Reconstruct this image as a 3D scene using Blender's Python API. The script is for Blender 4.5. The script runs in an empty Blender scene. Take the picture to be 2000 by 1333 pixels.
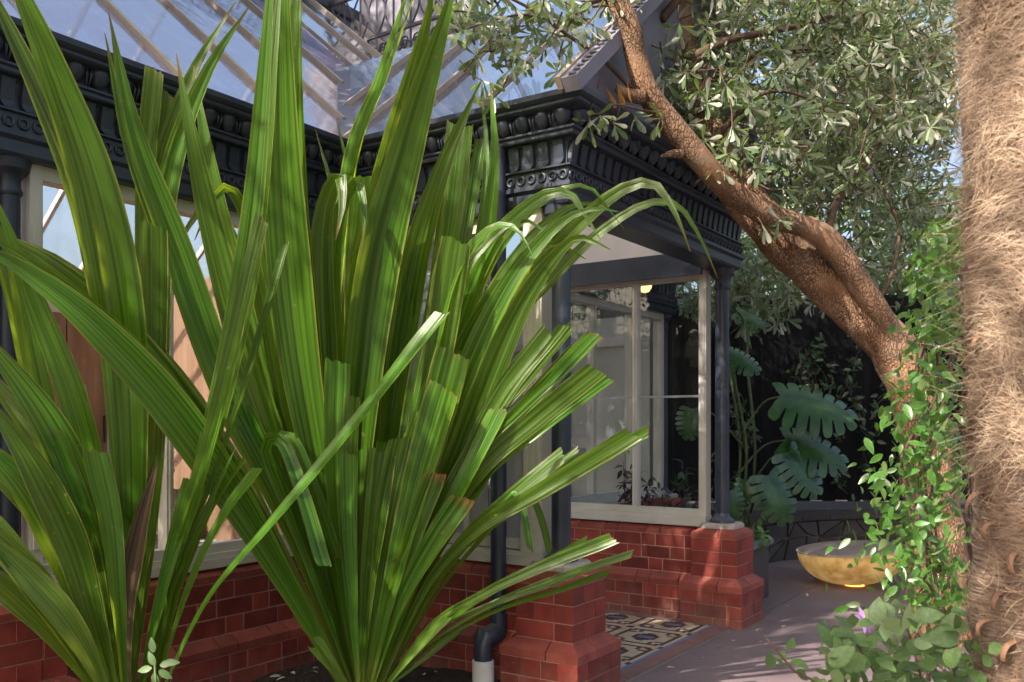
import bpy, math, random
import numpy as np
from mathutils import Vector, Matrix, noise
random.seed(7)
R = math.radians
sc = bpy.context.scene
col = sc.collection

# ------------------------------------------------------------------ camera
# World axes follow the building: X runs along the porch mouth, Y back along the porch sides.
CAMP = Vector((-4.011, -2.403, 1.39))
FPX, HX, HY = 1787.0, 1000.0, 831.0
cam = bpy.data.cameras.new('camera')
camo = bpy.data.objects.new('camera', cam)
col.objects.link(camo)
camo.location = CAMP
camo.rotation_euler = (R(90), 0, R(34 - 90))
cam.sensor_width = 36
cam.lens = FPX / 2000 * 36
cam.shift_y = (HY - 666.5) / 2000
cam.clip_start = 0.05
cam.clip_end = 500
cam.dof.use_dof = True
cam.dof.focus_distance = 4.6
cam.dof.aperture_fstop = 5.0
sc.camera = camo
# ------------------------------------------------------------------ sky and sun
TO_SUN = Vector((-0.74, 0.13, 0.60)).normalized()
w = bpy.data.worlds.new('World')
sc.world = w
w.use_nodes = True
nt = w.node_tree
bg = nt.nodes['Background']
sky = nt.nodes.new('ShaderNodeTexSky')
sky.sky_type = 'NISHITA'
sky.sun_disc = False
sky.sun_elevation = math.asin(TO_SUN.z)
sky.sun_rotation = math.atan2(TO_SUN.x, TO_SUN.y)
sky.dust_density = 8.0
nt.links.new(sky.outputs[0], bg.inputs[0])
bg.inputs[1].default_value = 0.15
sl = bpy.data.lights.new('sun', 'SUN')
sl.energy = 4.8
sl.angle = R(0.5)
sl.color = (1.0, 0.90, 0.76)
so = bpy.data.objects.new('sun', sl)
col.objects.link(so)
so.location = TO_SUN * 30
so.rotation_euler = TO_SUN.to_track_quat('Z', 'Y').to_euler()
sc.view_settings.view_transform = 'Standard'
sc.view_settings.look = 'None'
sc.view_settings.gamma = 1
sc.view_settings.use_curve_mapping = False
sc.view_settings.exposure = 1.4
sc.cycles.max_bounces = 7
sc.cycles.transparent_max_bounces = 12
sc.cycles.use_denoising = True


def P(px, py, d):
    """point of the place seen at photo pixel (px, py) at d metres in front of the lens"""
    cx = (px - HX) / FPX * d
    return Vector((CAMP.x + .559 * cx + .829 * d, CAMP.y - .829 * cx + .559 * d,
                   CAMP.z - (py - HY) / FPX * d))


# ------------------------------------------------------------------ materials
MATS = {}


def newmat(name):
    m = bpy.data.materials.new(name)
    m.use_nodes = True
    MATS[name] = m
    return m, m.node_tree, m.node_tree.nodes['Principled BSDF']


def ramp(nt, a, b, p0=.3, p1=.7):
    r = nt.nodes.new('ShaderNodeValToRGB')
    r.color_ramp.elements[0].position = p0
    r.color_ramp.elements[1].position = p1
    r.color_ramp.elements[0].color = (*a, 1)
    r.color_ramp.elements[1].color = (*b, 1)
    return r


def pmat(name, c1, c2=None, rough=.6, scale=6, detail=6, bump=0, bscale=40, spec=.5, metal=0,
         stretch=(1, 1, 1), rand=0, rvar=0, bdist=.01, p0=.3, p1=.7, splash=None, dust=None):
    m, nt, b = newmat(name)
    b.inputs['Roughness'].default_value = rough
    b.inputs['Metallic'].default_value = metal
    b.inputs['Specular IOR Level'].default_value = spec
    tc = nt.nodes.new('ShaderNodeTexCoord')
    mp = nt.nodes.new('ShaderNodeMapping')
    mp.inputs['Scale'].default_value = stretch
    nt.links.new(tc.outputs['Object'], mp.inputs[0])
    oi = nt.nodes.new('ShaderNodeObjectInfo')
    ad = nt.nodes.new('ShaderNodeVectorMath')
    ad.operation = 'MULTIPLY_ADD'
    ad.inputs[1].default_value = (37, 53, 29)
    cb = nt.nodes.new('ShaderNodeCombineXYZ')
    for k in range(3):
        nt.links.new(oi.outputs['Random'], cb.inputs[k])
    nt.links.new(cb.outputs[0], ad.inputs[0])
    nt.links.new(mp.outputs[0], ad.inputs[2])
    n = nt.nodes.new('ShaderNodeTexNoise')
    n.inputs['Scale'].default_value = scale
    n.inputs['Detail'].default_value = detail
    nt.links.new(ad.outputs[0], n.inputs[0])
    r = ramp(nt, c1, c2 or c1, p0, p1)
    nt.links.new(n.outputs[0], r.inputs[0])
    out = r.outputs[0]
    if rand:
        hv = nt.nodes.new('ShaderNodeHueSaturation')
        mr = nt.nodes.new('ShaderNodeMapRange')
        mr.inputs[3].default_value = 1 - rand
        mr.inputs[4].default_value = 1 + rand
        nt.links.new(oi.outputs['Random'], mr.inputs[0])
        nt.links.new(mr.outputs[0], hv.inputs['Value'])
        nt.links.new(out, hv.inputs['Color'])
        out = hv.outputs[0]
    if splash or dust:
        ge = nt.nodes.new('ShaderNodeNewGeometry')
        sx = nt.nodes.new('ShaderNodeSeparateXYZ')
        n5 = nt.nodes.new('ShaderNodeTexNoise'); n5.inputs['Scale'].default_value = 9; n5.inputs['Detail'].default_value = 8
        nt.links.new(ge.outputs['Position'], n5.inputs[0])
        nt.links.new(ge.outputs['Position' if splash else 'Normal'], sx.inputs[0])
        ma = nt.nodes.new('ShaderNodeMath'); ma.operation = 'MULTIPLY_ADD'; ma.inputs[1].default_value = -.55 if splash else .9
        nt.links.new(n5.outputs[0], ma.inputs[0]); nt.links.new(sx.outputs[2], ma.inputs[2])
        mq = nt.nodes.new('ShaderNodeMapRange')
        if splash: mq.inputs[1].default_value = -.06; mq.inputs[2].default_value = -.30; mq.inputs[4].default_value = .5
        else: mq.inputs[1].default_value = .75; mq.inputs[2].default_value = 1.6; mq.inputs[4].default_value = .55
        nt.links.new(ma.outputs[0], mq.inputs[0])
        md = nt.nodes.new('ShaderNodeMixRGB'); md.inputs[2].default_value = (*(splash or dust), 1)
        nt.links.new(mq.outputs[0], md.inputs[0]); nt.links.new(out, md.inputs[1])
        out = md.outputs[0]
        if splash:      # salt specks
            n6 = nt.nodes.new('ShaderNodeTexNoise'); n6.inputs['Scale'].default_value = 70; n6.inputs['Detail'].default_value = 3
            nt.links.new(ge.outputs['Position'], n6.inputs[0])
            r6 = ramp(nt, (0, 0, 0), (.5, .5, .5), .66, .78); nt.links.new(n6.outputs[0], r6.inputs[0])
            m6 = nt.nodes.new('ShaderNodeMixRGB'); m6.inputs[2].default_value = (.38, .24, .2, 1)
            nt.links.new(r6.outputs[0], m6.inputs[0]); nt.links.new(out, m6.inputs[1]); out = m6.outputs[0]
    nt.links.new(out, b.inputs['Base Color'])
    if rvar:
        mr2 = nt.nodes.new('ShaderNodeMapRange')
        mr2.inputs[3].default_value = max(.02, rough - rvar)
        mr2.inputs[4].default_value = min(1, rough + rvar)
        nt.links.new(n.outputs[0], mr2.inputs[0])
        nt.links.new(mr2.outputs[0], b.inputs['Roughness'])
    if bump:
        n2 = nt.nodes.new('ShaderNodeTexNoise')
        n2.inputs['Scale'].default_value = bscale
        n2.inputs['Detail'].default_value = 5
        nt.links.new(ad.outputs[0], n2.inputs[0])
        bp = nt.nodes.new('ShaderNodeBump')
        bp.inputs['Strength'].default_value = bump
        bp.inputs['Distance'].default_value = bdist
        nt.links.new(n2.outputs[0], bp.inputs['Height'])
        nt.links.new(bp.outputs[0], b.inputs['Normal'])
    return m


pmat('brick', (.155, .018, .014), (.27, .042, .028), rough=.64, splash=(.20, .13, .10), scale=9, bump=.4, bscale=50, rand=.3, rvar=.12, bdist=.004)
pmat('brick_bevel', (.19, .034, .026), (.30, .075, .052), rough=.55, splash=(.20, .13, .10), scale=9, bump=.3, bscale=60, rand=.22, rvar=.12, bdist=.004)
pmat('mortar', (.36, .20, .15), (.46, .27, .21), rough=.9, scale=20, bump=.4, bscale=120)
pmat('stone_cap', (.30, .26, .23), (.42, .37, .33), rough=.8, scale=14, bump=.3, bscale=90)
pmat('dark_paint', (.020, .026, .044), (.036, .045, .070), rough=.36, scale=7, bump=.2, bscale=26, rvar=.12, bdist=.004, dust=(.16, .15, .14))
pmat('dark_iron', (.045, .045, .06), (.08, .08, .10), rough=.5, scale=7, bump=.2, bscale=40)
pmat('white_paint', (.46, .43, .38), (.56, .53, .48), rough=.5, scale=5, bump=.12, bscale=70, bdist=.004)
pmat('bar_paint', (.34, .27, .25), (.44, .36, .33), rough=.55, scale=5)
pmat('grey_panel', (.26, .26, .28), (.34, .34, .36), rough=.5, scale=4)
pmat('lining', (.60, .56, .56), (.68, .64, .63), rough=.7, scale=3)
pmat('pvc', (.62, .60, .57), (.72, .70, .67), rough=.4, scale=8)
pmat('soil', (.012, .008, .006), (.045, .03, .022), rough=.95, scale=28, bump=1.0, bscale=45, bdist=.03)
pmat('paver', (.115, .083, .095), (.185, .142, .15), rough=.62, scale=2.2, detail=9, bump=.25, bscale=60, rand=.05, rvar=.14, bdist=.004, p0=.25, p1=.75)
pmat('terracotta', (.17, .085, .075), (.23, .13, .115), rough=.6, scale=8, bump=.2, bscale=80)
pmat('tile_cream', (.42, .34, .23), (.54, .45, .33), rough=.5, scale=9, rvar=.1)
pmat('tile_brown', (.055, .028, .03), (.085, .045, .045), rough=.5, scale=9)
pmat('tile_blue', (.08, .14, .28), (.13, .21, .36), rough=.45, scale=9)
pmat('grout', (.22, .19, .17), (.28, .25, .22), rough=.9)
pmat('bed_grey', (.028, .03, .036), (.045, .048, .055), rough=.6, scale=4, bump=.15)
pmat('slab_grey', (.13, .125, .145), (.19, .18, .20), rough=.6, scale=4, bump=.2)
pmat('dark_stone', (.024, .018, .017), (.05, .04, .036), rough=.65, scale=5, bump=.4, bscale=25, rand=.3)
pmat('stone_joint', (.07, .055, .045), (.12, .095, .08), rough=.9)
pmat('fence_black', (.003, .003, .004), (.007, .007, .009), spec=.12, rough=.8, scale=3, stretch=(8, 8, .5), bump=.3, bscale=14, rand=.3)
pmat('wood_floor', (.30, .15, .065), (.42, .23, .11), rough=.3, scale=2, stretch=(1, 12, 1))
pmat('cabinet_wood', (.20, .105, .065), (.28, .16, .10), rough=.45, scale=2, stretch=(6, 6, .6))
pmat('wall_white', (.50, .49, .47), (.58, .57, .55), rough=.8, scale=2)
pmat('house_grey', (.13, .125, .165), (.20, .19, .24), rough=.6, scale=2.5, bump=.2)
pmat('fabric_beige', (.45, .40, .33), (.55, .50, .43), rough=.85, scale=30)
pmat('black_metal', (.02, .02, .02), (.03, .03, .03), rough=.4)
pmat('mat_grey', (.06, .07, .085), (.10, .11, .125), rough=.8, scale=30)
pmat('table_top', (.55, .55, .55), (.6, .6, .6), rough=.15)
pmat('twig', (.055, .03, .02), (.10, .06, .04), rough=.85, scale=20, bump=.4)
pmat('stem_green', (.035, .06, .015), (.06, .09, .02), rough=.5, scale=8)
pmat('litter', (.35, .28, .20), (.55, .48, .40), rough=.8, scale=14, rand=.4)
pmat('flower', (.45, .20, .62), (.6, .35, .75), rough=.6, scale=20)
pmat('bowl_top', (.24, .18, .155), (.32, .25, .215), rough=.55, scale=6, bump=.1)
pmat('bowl_rim', (.42, .34, .28), (.5, .42, .36), rough=.5)
pmat('stub', (.085, .038, .022), (.22, .12, .07), rough=.8, scale=10, bump=.4)
pmat('rug', (.06, .05, .05), (.5, .46, .4), rough=.9, scale=3, stretch=(1, 14, 1), p0=.45, p1=.55)


def bark_mat(name, c1, c2, c3):
    m, nt, b = newmat(name)
    tc = nt.nodes.new('ShaderNodeTexCoord')
    mp = nt.nodes.new('ShaderNodeMapping')
    mp.inputs['Scale'].default_value = (1, 1, .45)
    nt.links.new(tc.outputs['Object'], mp.inputs[0])
    n = nt.nodes.new('ShaderNodeTexNoise')
    n.inputs['Scale'].default_value = 6
    n.inputs['Detail'].default_value = 8
    nt.links.new(mp.outputs[0], n.inputs[0])
    ds = nt.nodes.new('ShaderNodeVectorMath')
    ds.operation = 'MULTIPLY_ADD'
    ds.inputs[1].default_value = (.16, .16, .16)
    nt.links.new(n.outputs['Color'], ds.inputs[0])
    nt.links.new(mp.outputs[0], ds.inputs[2])
    vo = nt.nodes.new('ShaderNodeTexVoronoi')
    vo.feature = 'DISTANCE_TO_EDGE'
    vo.inputs['Scale'].default_value = 60
    nt.links.new(ds.outputs[0], vo.inputs[0])
    r1 = ramp(nt, c1, c2, .35, .65)
    nt.links.new(n.outputs[0], r1.inputs[0])
    r2 = ramp(nt, (0, 0, 0), (1, 1, 1), 0.0, .16)
    nl = nt.nodes.new('ShaderNodeTexNoise'); nl.inputs['Scale'].default_value = 3.2; nl.inputs['Detail'].default_value = 5
    nt.links.new(tc.outputs['Object'], nl.inputs[0])
    rl = ramp(nt, (.95, .95, .95), (0, 0, 0), .36, .52); nt.links.new(nl.outputs[0], rl.inputs[0])
    mxx = nt.nodes.new('ShaderNodeMath'); mxx.operation = 'MAXIMUM'
    nt.links.new(vo.outputs[0], r2.inputs[0])
    nt.links.new(r2.outputs[0], mxx.inputs[0]); nt.links.new(rl.outputs[0], mxx.inputs[1])
    r2 = mxx
    mx = nt.nodes.new('ShaderNodeMixRGB')
    mx.inputs[1].default_value = (*c3, 1)
    nt.links.new(r2.outputs[0], mx.inputs[0])
    nt.links.new(r1.outputs[0], mx.inputs[2])
    n7 = nt.nodes.new('ShaderNodeTexNoise'); n7.inputs['Scale'].default_value = 2.3; n7.inputs['Detail'].default_value = 9; n7.inputs['Roughness'].default_value = .7
    nt.links.new(tc.outputs['Object'], n7.inputs[0])
    r7 = ramp(nt, (0, 0, 0), (.6, .6, .6), .52, .68); nt.links.new(n7.outputs[0], r7.inputs[0])
    m7 = nt.nodes.new('ShaderNodeMixRGB'); m7.inputs[2].default_value = (.30, .24, .18, 1)
    nt.links.new(r7.outputs[0], m7.inputs[0]); nt.links.new(mx.outputs[0], m7.inputs[1])
    nt.links.new(m7.outputs[0], b.inputs['Base Color'])
    b.inputs['Roughness'].default_value = .85
    n2 = nt.nodes.new('ShaderNodeTexNoise')
    n2.inputs['Scale'].default_value = 60
    n2.inputs['Detail'].default_value = 4
    nt.links.new(mp.outputs[0], n2.inputs[0])
    ma = nt.nodes.new('ShaderNodeMath')
    ma.operation = 'MULTIPLY_ADD'
    ma.inputs[1].default_value = .35
    nt.links.new(n2.outputs[0], ma.inputs[0])
    nt.links.new(r2.outputs[0], ma.inputs[2])
    bp = nt.nodes.new('ShaderNodeBump')
    bp.inputs['Strength'].default_value = .9
    bp.inputs['Distance'].default_value = .014
    nt.links.new(ma.outputs[0], bp.inputs['Height'])
    nt.links.new(bp.outputs[0], b.inputs['Normal'])


bark_mat('bark', (.20, .098, .052), (.38, .23, .135), (.12, .055, .03))
bark_mat('bark_branch', (.17, .085, .045), (.34, .20, .115), (.12, .056, .03))


def glass_mat(name, tint=(.92, .95, .95), dirt_sheen=0, dirt_sheen_col=(.6, .6, .7), wav=.15, gmul=1.0, dscale=3):
    m, nt, b = newmat(name)
    nt.nodes.remove(b)
    out = nt.nodes['Material Output']
    tr = nt.nodes.new('ShaderNodeBsdfTransparent')
    tr.inputs[0].default_value = (*tint, 1)
    gl = nt.nodes.new('ShaderNodeBsdfGlossy')
    gl.inputs['Roughness'].default_value = .015 if not dirt_sheen else .09
    fr = nt.nodes.new('ShaderNodeFresnel')
    fr.inputs[0].default_value = 1.5
    tc = nt.nodes.new('ShaderNodeTexCoord')
    n = nt.nodes.new('ShaderNodeTexNoise')
    n.inputs['Scale'].default_value = 2.2
    n.inputs['Detail'].default_value = 3
    nt.links.new(tc.outputs['Object'], n.inputs[0])
    bp = nt.nodes.new('ShaderNodeBump')
    bp.inputs['Strength'].default_value = wav
    bp.inputs['Distance'].default_value = .03
    nt.links.new(n.outputs[0], bp.inputs['Height'])
    nt.links.new(bp.outputs[0], gl.inputs['Normal'])
    mu = nt.nodes.new('ShaderNodeMath')
    mu.operation = 'MULTIPLY'
    mu.use_clamp = True
    mu.inputs[1].default_value = gmul
    gb = nt.nodes.new('ShaderNodeNewGeometry')
    sb_ = nt.nodes.new('ShaderNodeMath'); sb_.operation = 'SUBTRACT'; sb_.inputs[0].default_value = 1.0
    nt.links.new(gb.outputs['Backfacing'], sb_.inputs[1])
    mf = nt.nodes.new('ShaderNodeMath'); mf.operation = 'MULTIPLY'
    nt.links.new(sb_.outputs[0], mf.inputs[0]); nt.links.new(fr.outputs[0], mf.inputs[1])
    nt.links.new(mf.outputs[0], mu.inputs[0])
    mx = nt.nodes.new('ShaderNodeMixShader')
    nt.links.new(mu.outputs[0], mx.inputs[0])
    base = tr
    if dirt_sheen:
        df = nt.nodes.new('ShaderNodeBsdfDiffuse')
        tl = nt.nodes.new('ShaderNodeBsdfTranslucent')
        df.inputs[0].default_value = (*dirt_sheen_col, 1)
        tl.inputs[0].default_value = (*dirt_sheen_col, 1)
        m1 = nt.nodes.new('ShaderNodeMixShader')
        nt.links.new(df.outputs[0], m1.inputs[1])
        nt.links.new(tl.outputs[0], m1.inputs[2])
        n3 = nt.nodes.new('ShaderNodeTexNoise')
        n3.inputs['Scale'].default_value = dscale
        n3.inputs['Detail'].default_value = 8
        nt.links.new(tc.outputs['Object'], n3.inputs[0])
        mr = nt.nodes.new('ShaderNodeMapRange')
        mr.inputs[1].default_value = .3
        mr.inputs[2].default_value = .75
        mr.inputs[3].default_value = dirt_sheen * .55
        mr.inputs[4].default_value = min(1, dirt_sheen * 1.5)
        nt.links.new(n3.outputs[0], mr.inputs[0])
        m2 = nt.nodes.new('ShaderNodeMixShader')
        nt.links.new(mr.outputs[0], m2.inputs[0])
        nt.links.new(tr.outputs[0], m2.inputs[1])
        nt.links.new(m1.outputs[0], m2.inputs[2])
        base = m2
    nt.links.new(base.outputs[0], mx.inputs[1])
    nt.links.new(gl.outputs[0], mx.inputs[2])
    nt.links.new(mx.outputs[0], out.inputs[0])


glass_mat('glass', gmul=1.5)
glass_mat('roof_glass', tint=(.86, .88, .96), dirt_sheen=.40, dirt_sheen_col=(.60, .53, .72), wav=.25, gmul=2.0, dscale=5)  # dusty film whose lavender also paints in the sky's sheen
glass_mat('porch_glass', tint=(.95, .97, 1), dirt_sheen=.06, dirt_sheen_col=(.6, .62, .7), wav=.2, gmul=1.5)


def leaf_mat(name, top1, top2, under=None, trans=(.25, .4, .05), tfac=.3, rough=.4, nscale=3, use_uv=False,
             tip=None, base=None, spec=.5, rand=.3, stripe=(17, .4), tlo=.955):
    m, nt, b = newmat(name)
    out = nt.nodes['Material Output']
    tc = nt.nodes.new('ShaderNodeTexCoord')
    n = nt.nodes.new('ShaderNodeTexNoise')
    n.inputs['Detail'].default_value = 4
    geo = nt.nodes.new('ShaderNodeNewGeometry')
    oi = nt.nodes.new('ShaderNodeObjectInfo')
    if use_uv:
        mp = nt.nodes.new('ShaderNodeMapping')
        mp.inputs['Scale'].default_value = (stripe[0], stripe[1], 1)
        nt.links.new(tc.outputs['UV'], mp.inputs[0])
        ad = nt.nodes.new('ShaderNodeVectorMath')
        ad.operation = 'ADD'
        nt.links.new(mp.outputs[0], ad.inputs[0])
        cb = nt.nodes.new('ShaderNodeCombineXYZ')
        mm = nt.nodes.new('ShaderNodeMath')
        mm.operation = 'MULTIPLY'
        mm.inputs[1].default_value = 50
        nt.links.new(oi.outputs['Random'], mm.inputs[0])
        nt.links.new(mm.outputs[0], cb.inputs[2])
        nt.links.new(cb.outputs[0], ad.inputs[1])
        nt.links.new(ad.outputs[0], n.inputs[0])
        n.inputs['Scale'].default_value = 1
    else:
        nt.links.new(tc.outputs['Object'], n.inputs[0])
        n.inputs['Scale'].default_value = nscale
    r = ramp(nt, top1, top2, .40, .60)
    nt.links.new(n.outputs[0], r.inputs[0])
    colr = r.outputs[0]
    rnd = oi.outputs['Random'] if use_uv else geo.outputs['Random Per Island']
    hv = nt.nodes.new('ShaderNodeHueSaturation')
    mr = nt.nodes.new('ShaderNodeMapRange')
    mr.inputs[3].default_value = 1 - rand
    mr.inputs[4].default_value = 1 + rand
    nt.links.new(rnd, mr.inputs[0])
    nt.links.new(mr.outputs[0], hv.inputs['Value'])
    mh = nt.nodes.new('ShaderNodeMapRange')
    mh.inputs[3].default_value = .487
    mh.inputs[4].default_value = .513
    nt.links.new(rnd, mh.inputs[0])
    nt.links.new(mh.outputs[0], hv.inputs['Hue'])
    nt.links.new(colr, hv.inputs['Color'])
    colr = hv.outputs[0]
    if use_uv:
        sp = nt.nodes.new('ShaderNodeSeparateXYZ')
        nt.links.new(tc.outputs['UV'], sp.inputs[0])
        # paler margins and midrib line
        ab = nt.nodes.new('ShaderNodeMath'); ab.operation = 'SUBTRACT'; ab.inputs[1].default_value = .5
        nt.links.new(sp.outputs[0], ab.inputs[0])
        a2 = nt.nodes.new('ShaderNodeMath'); a2.operation = 'ABSOLUTE'
        nt.links.new(ab.outputs[0], a2.inputs[0])
        rr = ramp(nt, (0, 0, 0), (1, 1, 1), .465, .485)
        nt.links.new(a2.outputs[0], rr.inputs[0])
        me = nt.nodes.new('ShaderNodeMixRGB')
        me.inputs[2].default_value = (.20, .19, .05, 1)
        nt.links.new(rr.outputs[0], me.inputs[0])
        nt.links.new(colr, me.inputs[1])
        colr = me.outputs[0]
        nb = nt.nodes.new('ShaderNodeTexNoise'); nb.inputs['Scale'].default_value = 38; nb.inputs['Detail'].default_value = 2
        nt.links.new(tc.outputs['Object'], nb.inputs[0])
        rb_ = ramp(nt, (0, 0, 0), (1, 1, 1), .70, .78)
        nt.links.new(nb.outputs[0], rb_.inputs[0])
        ms_ = nt.nodes.new('ShaderNodeMixRGB'); ms_.inputs[2].default_value = (.24, .20, .05, 1)
        nt.links.new(rb_.outputs[0], ms_.inputs[0]); nt.links.new(colr, ms_.inputs[1])
        colr = ms_.outputs[0]
        for lo, hi, cc in ((tlo, 1.0, tip), (.16, .02, base)):
            if cc is None:
                continue
            n4 = nt.nodes.new('ShaderNodeMath'); n4.operation = 'MULTIPLY_ADD'; n4.inputs[1].default_value = .10
            nt.links.new(n.outputs[0], n4.inputs[0]); nt.links.new(sp.outputs[1], n4.inputs[2])
            mq = nt.nodes.new('ShaderNodeMapRange')
            mq.inputs[1].default_value = lo + .05
            mq.inputs[2].default_value = hi + .05
            nt.links.new(n4.outputs[0], mq.inputs[0])
            mt = nt.nodes.new('ShaderNodeMixRGB')
            mt.inputs[2].default_value = (*cc, 1)
            nt.links.new(mq.outputs[0], mt.inputs[0])
            nt.links.new(colr, mt.inputs[1])
            colr = mt.outputs[0]
    if under:
        mu = nt.nodes.new('ShaderNodeMixRGB')
        mu.inputs[2].default_value = (*under, 1)
        nt.links.new(geo.outputs['Backfacing'], mu.inputs[0])
        nt.links.new(colr, mu.inputs[1])
        colr = mu.outputs[0]
    nt.links.new(colr, b.inputs['Base Color'])
    b.inputs['Roughness'].default_value = rough
    b.inputs['Specular IOR Level'].default_value = spec
    bp = nt.nodes.new('ShaderNodeBump')
    bp.inputs['Strength'].default_value = .35 if use_uv else .2
    bp.inputs['Distance'].default_value = .004
    nt.links.new(n.outputs[0], bp.inputs['Height'])
    nt.links.new(bp.outputs[0], b.inputs['Normal'])
    tl = nt.nodes.new('ShaderNodeBsdfTranslucent')
    if use_uv:
        mt2 = nt.nodes.new('ShaderNodeMixRGB'); mt2.blend_type = 'MULTIPLY'; mt2.inputs[0].default_value = .8
        mt2.inputs[1].default_value = (*trans, 1)
        rt = ramp(nt, (.45, .45, .45), (1, 1, 1), .36, .62)
        nt.links.new(n.outputs[0], rt.inputs[0])
        nt.links.new(rt.outputs[0], mt2.inputs[2])
        nt.links.new(mt2.outputs[0], tl.inputs[0])
    else:
        tl.inputs[0].default_value = (*trans, 1)
    mx = nt.nodes.new('ShaderNodeMixShader')
    mx.inputs[0].default_value = tfac
    nt.links.new(b.outputs[0], mx.inputs[1])
    nt.links.new(tl.outputs[0], mx.inputs[2])
    nt.links.new(mx.outputs[0], out.inputs[0])


leaf_mat('strap', (.020, .068, .005), (.072, .165, .014), trans=(.46, .64, .04), tfac=.43, rough=.29, use_uv=True, base=(.16, .20, .04))
leaf_mat('strap_cut', (.020, .068, .005), (.072, .165, .014), trans=(.46, .64, .04), tfac=.43, rough=.29, use_uv=True, tip=(.13, .085, .03), tlo=.994, base=(.16, .20, .04))
leaf_mat('strap_brown', (.020, .068, .005), (.072, .165, .014), trans=(.46, .64, .04), tfac=.43, rough=.36, use_uv=True, tip=(.22, .09, .03), base=(.16, .20, .04))
leaf_mat('strap_yellow', (.06, .14, .012), (.13, .20, .03), trans=(.4, .5, .05), tfac=.36, rough=.4, use_uv=True, base=(.26, .24, .06))
leaf_mat('strap_dead', (.05, .03, .015), (.16, .10, .05), trans=(.2, .15, .05), tfac=.15, rough=.7, use_uv=True)
leaf_mat('coast_leaf', (.07, .11, .05), (.14, .19, .09), under=(.40, .42, .35), trans=(.28, .40, .08), tfac=.28, rough=.33, nscale=5, rand=.35)
leaf_mat('far_leaf', (.05, .085, .04), (.10, .145, .07), under=(.28, .31, .26), trans=(.25, .36, .08), tfac=.28, rough=.4, nscale=5, rand=.35)
leaf_mat('vine_leaf', (.03, .085, .014), (.065, .15, .028), under=(.13, .19, .07), trans=(.30, .5, .05), tfac=.25, rough=.34, nscale=8, rand=.35)
leaf_mat('shrub_leaf', (.05, .095, .03), (.09, .15, .05), under=(.16, .22, .11), trans=(.25, .42, .07), tfac=.25, rough=.55, nscale=8, rand=.25)
leaf_mat('monstera_leaf', (.015, .055, .018), (.04, .10, .032), under=(.05, .09, .03), trans=(.15, .3, .03), tfac=.12, rough=.22, nscale=3, rand=.2)
leaf_mat('dark_leaf', (.012, .03, .010), (.03, .06, .02), under=(.04, .06, .03), trans=(.1, .2, .03), tfac=.15, rough=.35, nscale=6, rand=.35)
leaf_mat('purple_leaf', (.05, .018, .025), (.09, .035, .04), under=(.06, .03, .03), trans=(.2, .05, .06), tfac=.2, rough=.45, nscale=6)
leaf_mat('dry_leaf', (.25, .11, .03), (.4, .2, .06), trans=(.5, .25, .05), tfac=.3, rough=.6, nscale=6)
leaf_mat('fibre', (.17, .12, .088), (.46, .35, .26), trans=(.45, .28, .12), tfac=.18, rough=.75, nscale=3.5, rand=.45)
leaf_mat('fibre_dark', (.09, .055, .038), (.21, .135, .09), trans=(.3, .15, .06), tfac=.12, rough=.8, nscale=9, rand=.4)
pmat('palm_core', (.13, .092, .075), (.31, .225, .175), rough=.95, scale=5, detail=10, stretch=(1, 1, 9), bump=1, bscale=14, bdist=.03)
# lamp materials
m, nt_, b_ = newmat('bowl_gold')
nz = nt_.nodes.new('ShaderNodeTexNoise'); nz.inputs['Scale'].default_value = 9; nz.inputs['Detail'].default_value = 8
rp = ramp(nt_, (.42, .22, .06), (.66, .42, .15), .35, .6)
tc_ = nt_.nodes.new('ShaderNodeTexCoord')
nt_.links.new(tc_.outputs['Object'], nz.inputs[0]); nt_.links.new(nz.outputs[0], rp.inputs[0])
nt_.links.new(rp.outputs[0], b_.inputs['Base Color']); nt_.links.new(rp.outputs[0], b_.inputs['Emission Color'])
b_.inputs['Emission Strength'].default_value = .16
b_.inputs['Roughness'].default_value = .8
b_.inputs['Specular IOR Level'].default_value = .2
m, nt_, b_ = newmat('reflected_glow')
b_.inputs['Base Color'].default_value = (.9, .6, .3, 1)
b_.inputs['Emission Color'].default_value = (1, .55, .22, 1)
b_.inputs['Emission Strength'].default_value = 1.0
m, nt_, b_ = newmat('amber_light')
b_.inputs['Base Color'].default_value = (.9, .4, .1, 1)
b_.inputs['Emission Color'].default_value = (1, .34, .05, 1)
b_.inputs['Emission Strength'].default_value = 3.0


# ------------------------------------------------------------------ scene helpers
W = {}


def tag(o, label=None, cat=None, group=None, kind=None):
    if label: o['label'] = label
    if cat: o['category'] = cat
    if group: o['group'] = group
    if kind: o['kind'] = kind
    return o


def empty(name, loc, label=None, cat=None, group=None, kind=None):
    o = bpy.data.objects.new(name, None)
    o.empty_display_size = .1
    col.objects.link(o)
    o.location = loc
    W[o.name] = Vector(loc)
    return tag(o, label, cat, group, kind)


def link(name, me, parent=None, wloc=None, kind=None):
    o = bpy.data.objects.new(name, me)
    col.objects.link(o)
    pw = W[parent.name] if parent else Vector()
    wl = Vector(wloc) if wloc is not None else pw
    o.parent = parent
    o.location = wl - pw
    W[o.name] = wl
    if kind: o['kind'] = kind
    return o


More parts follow.
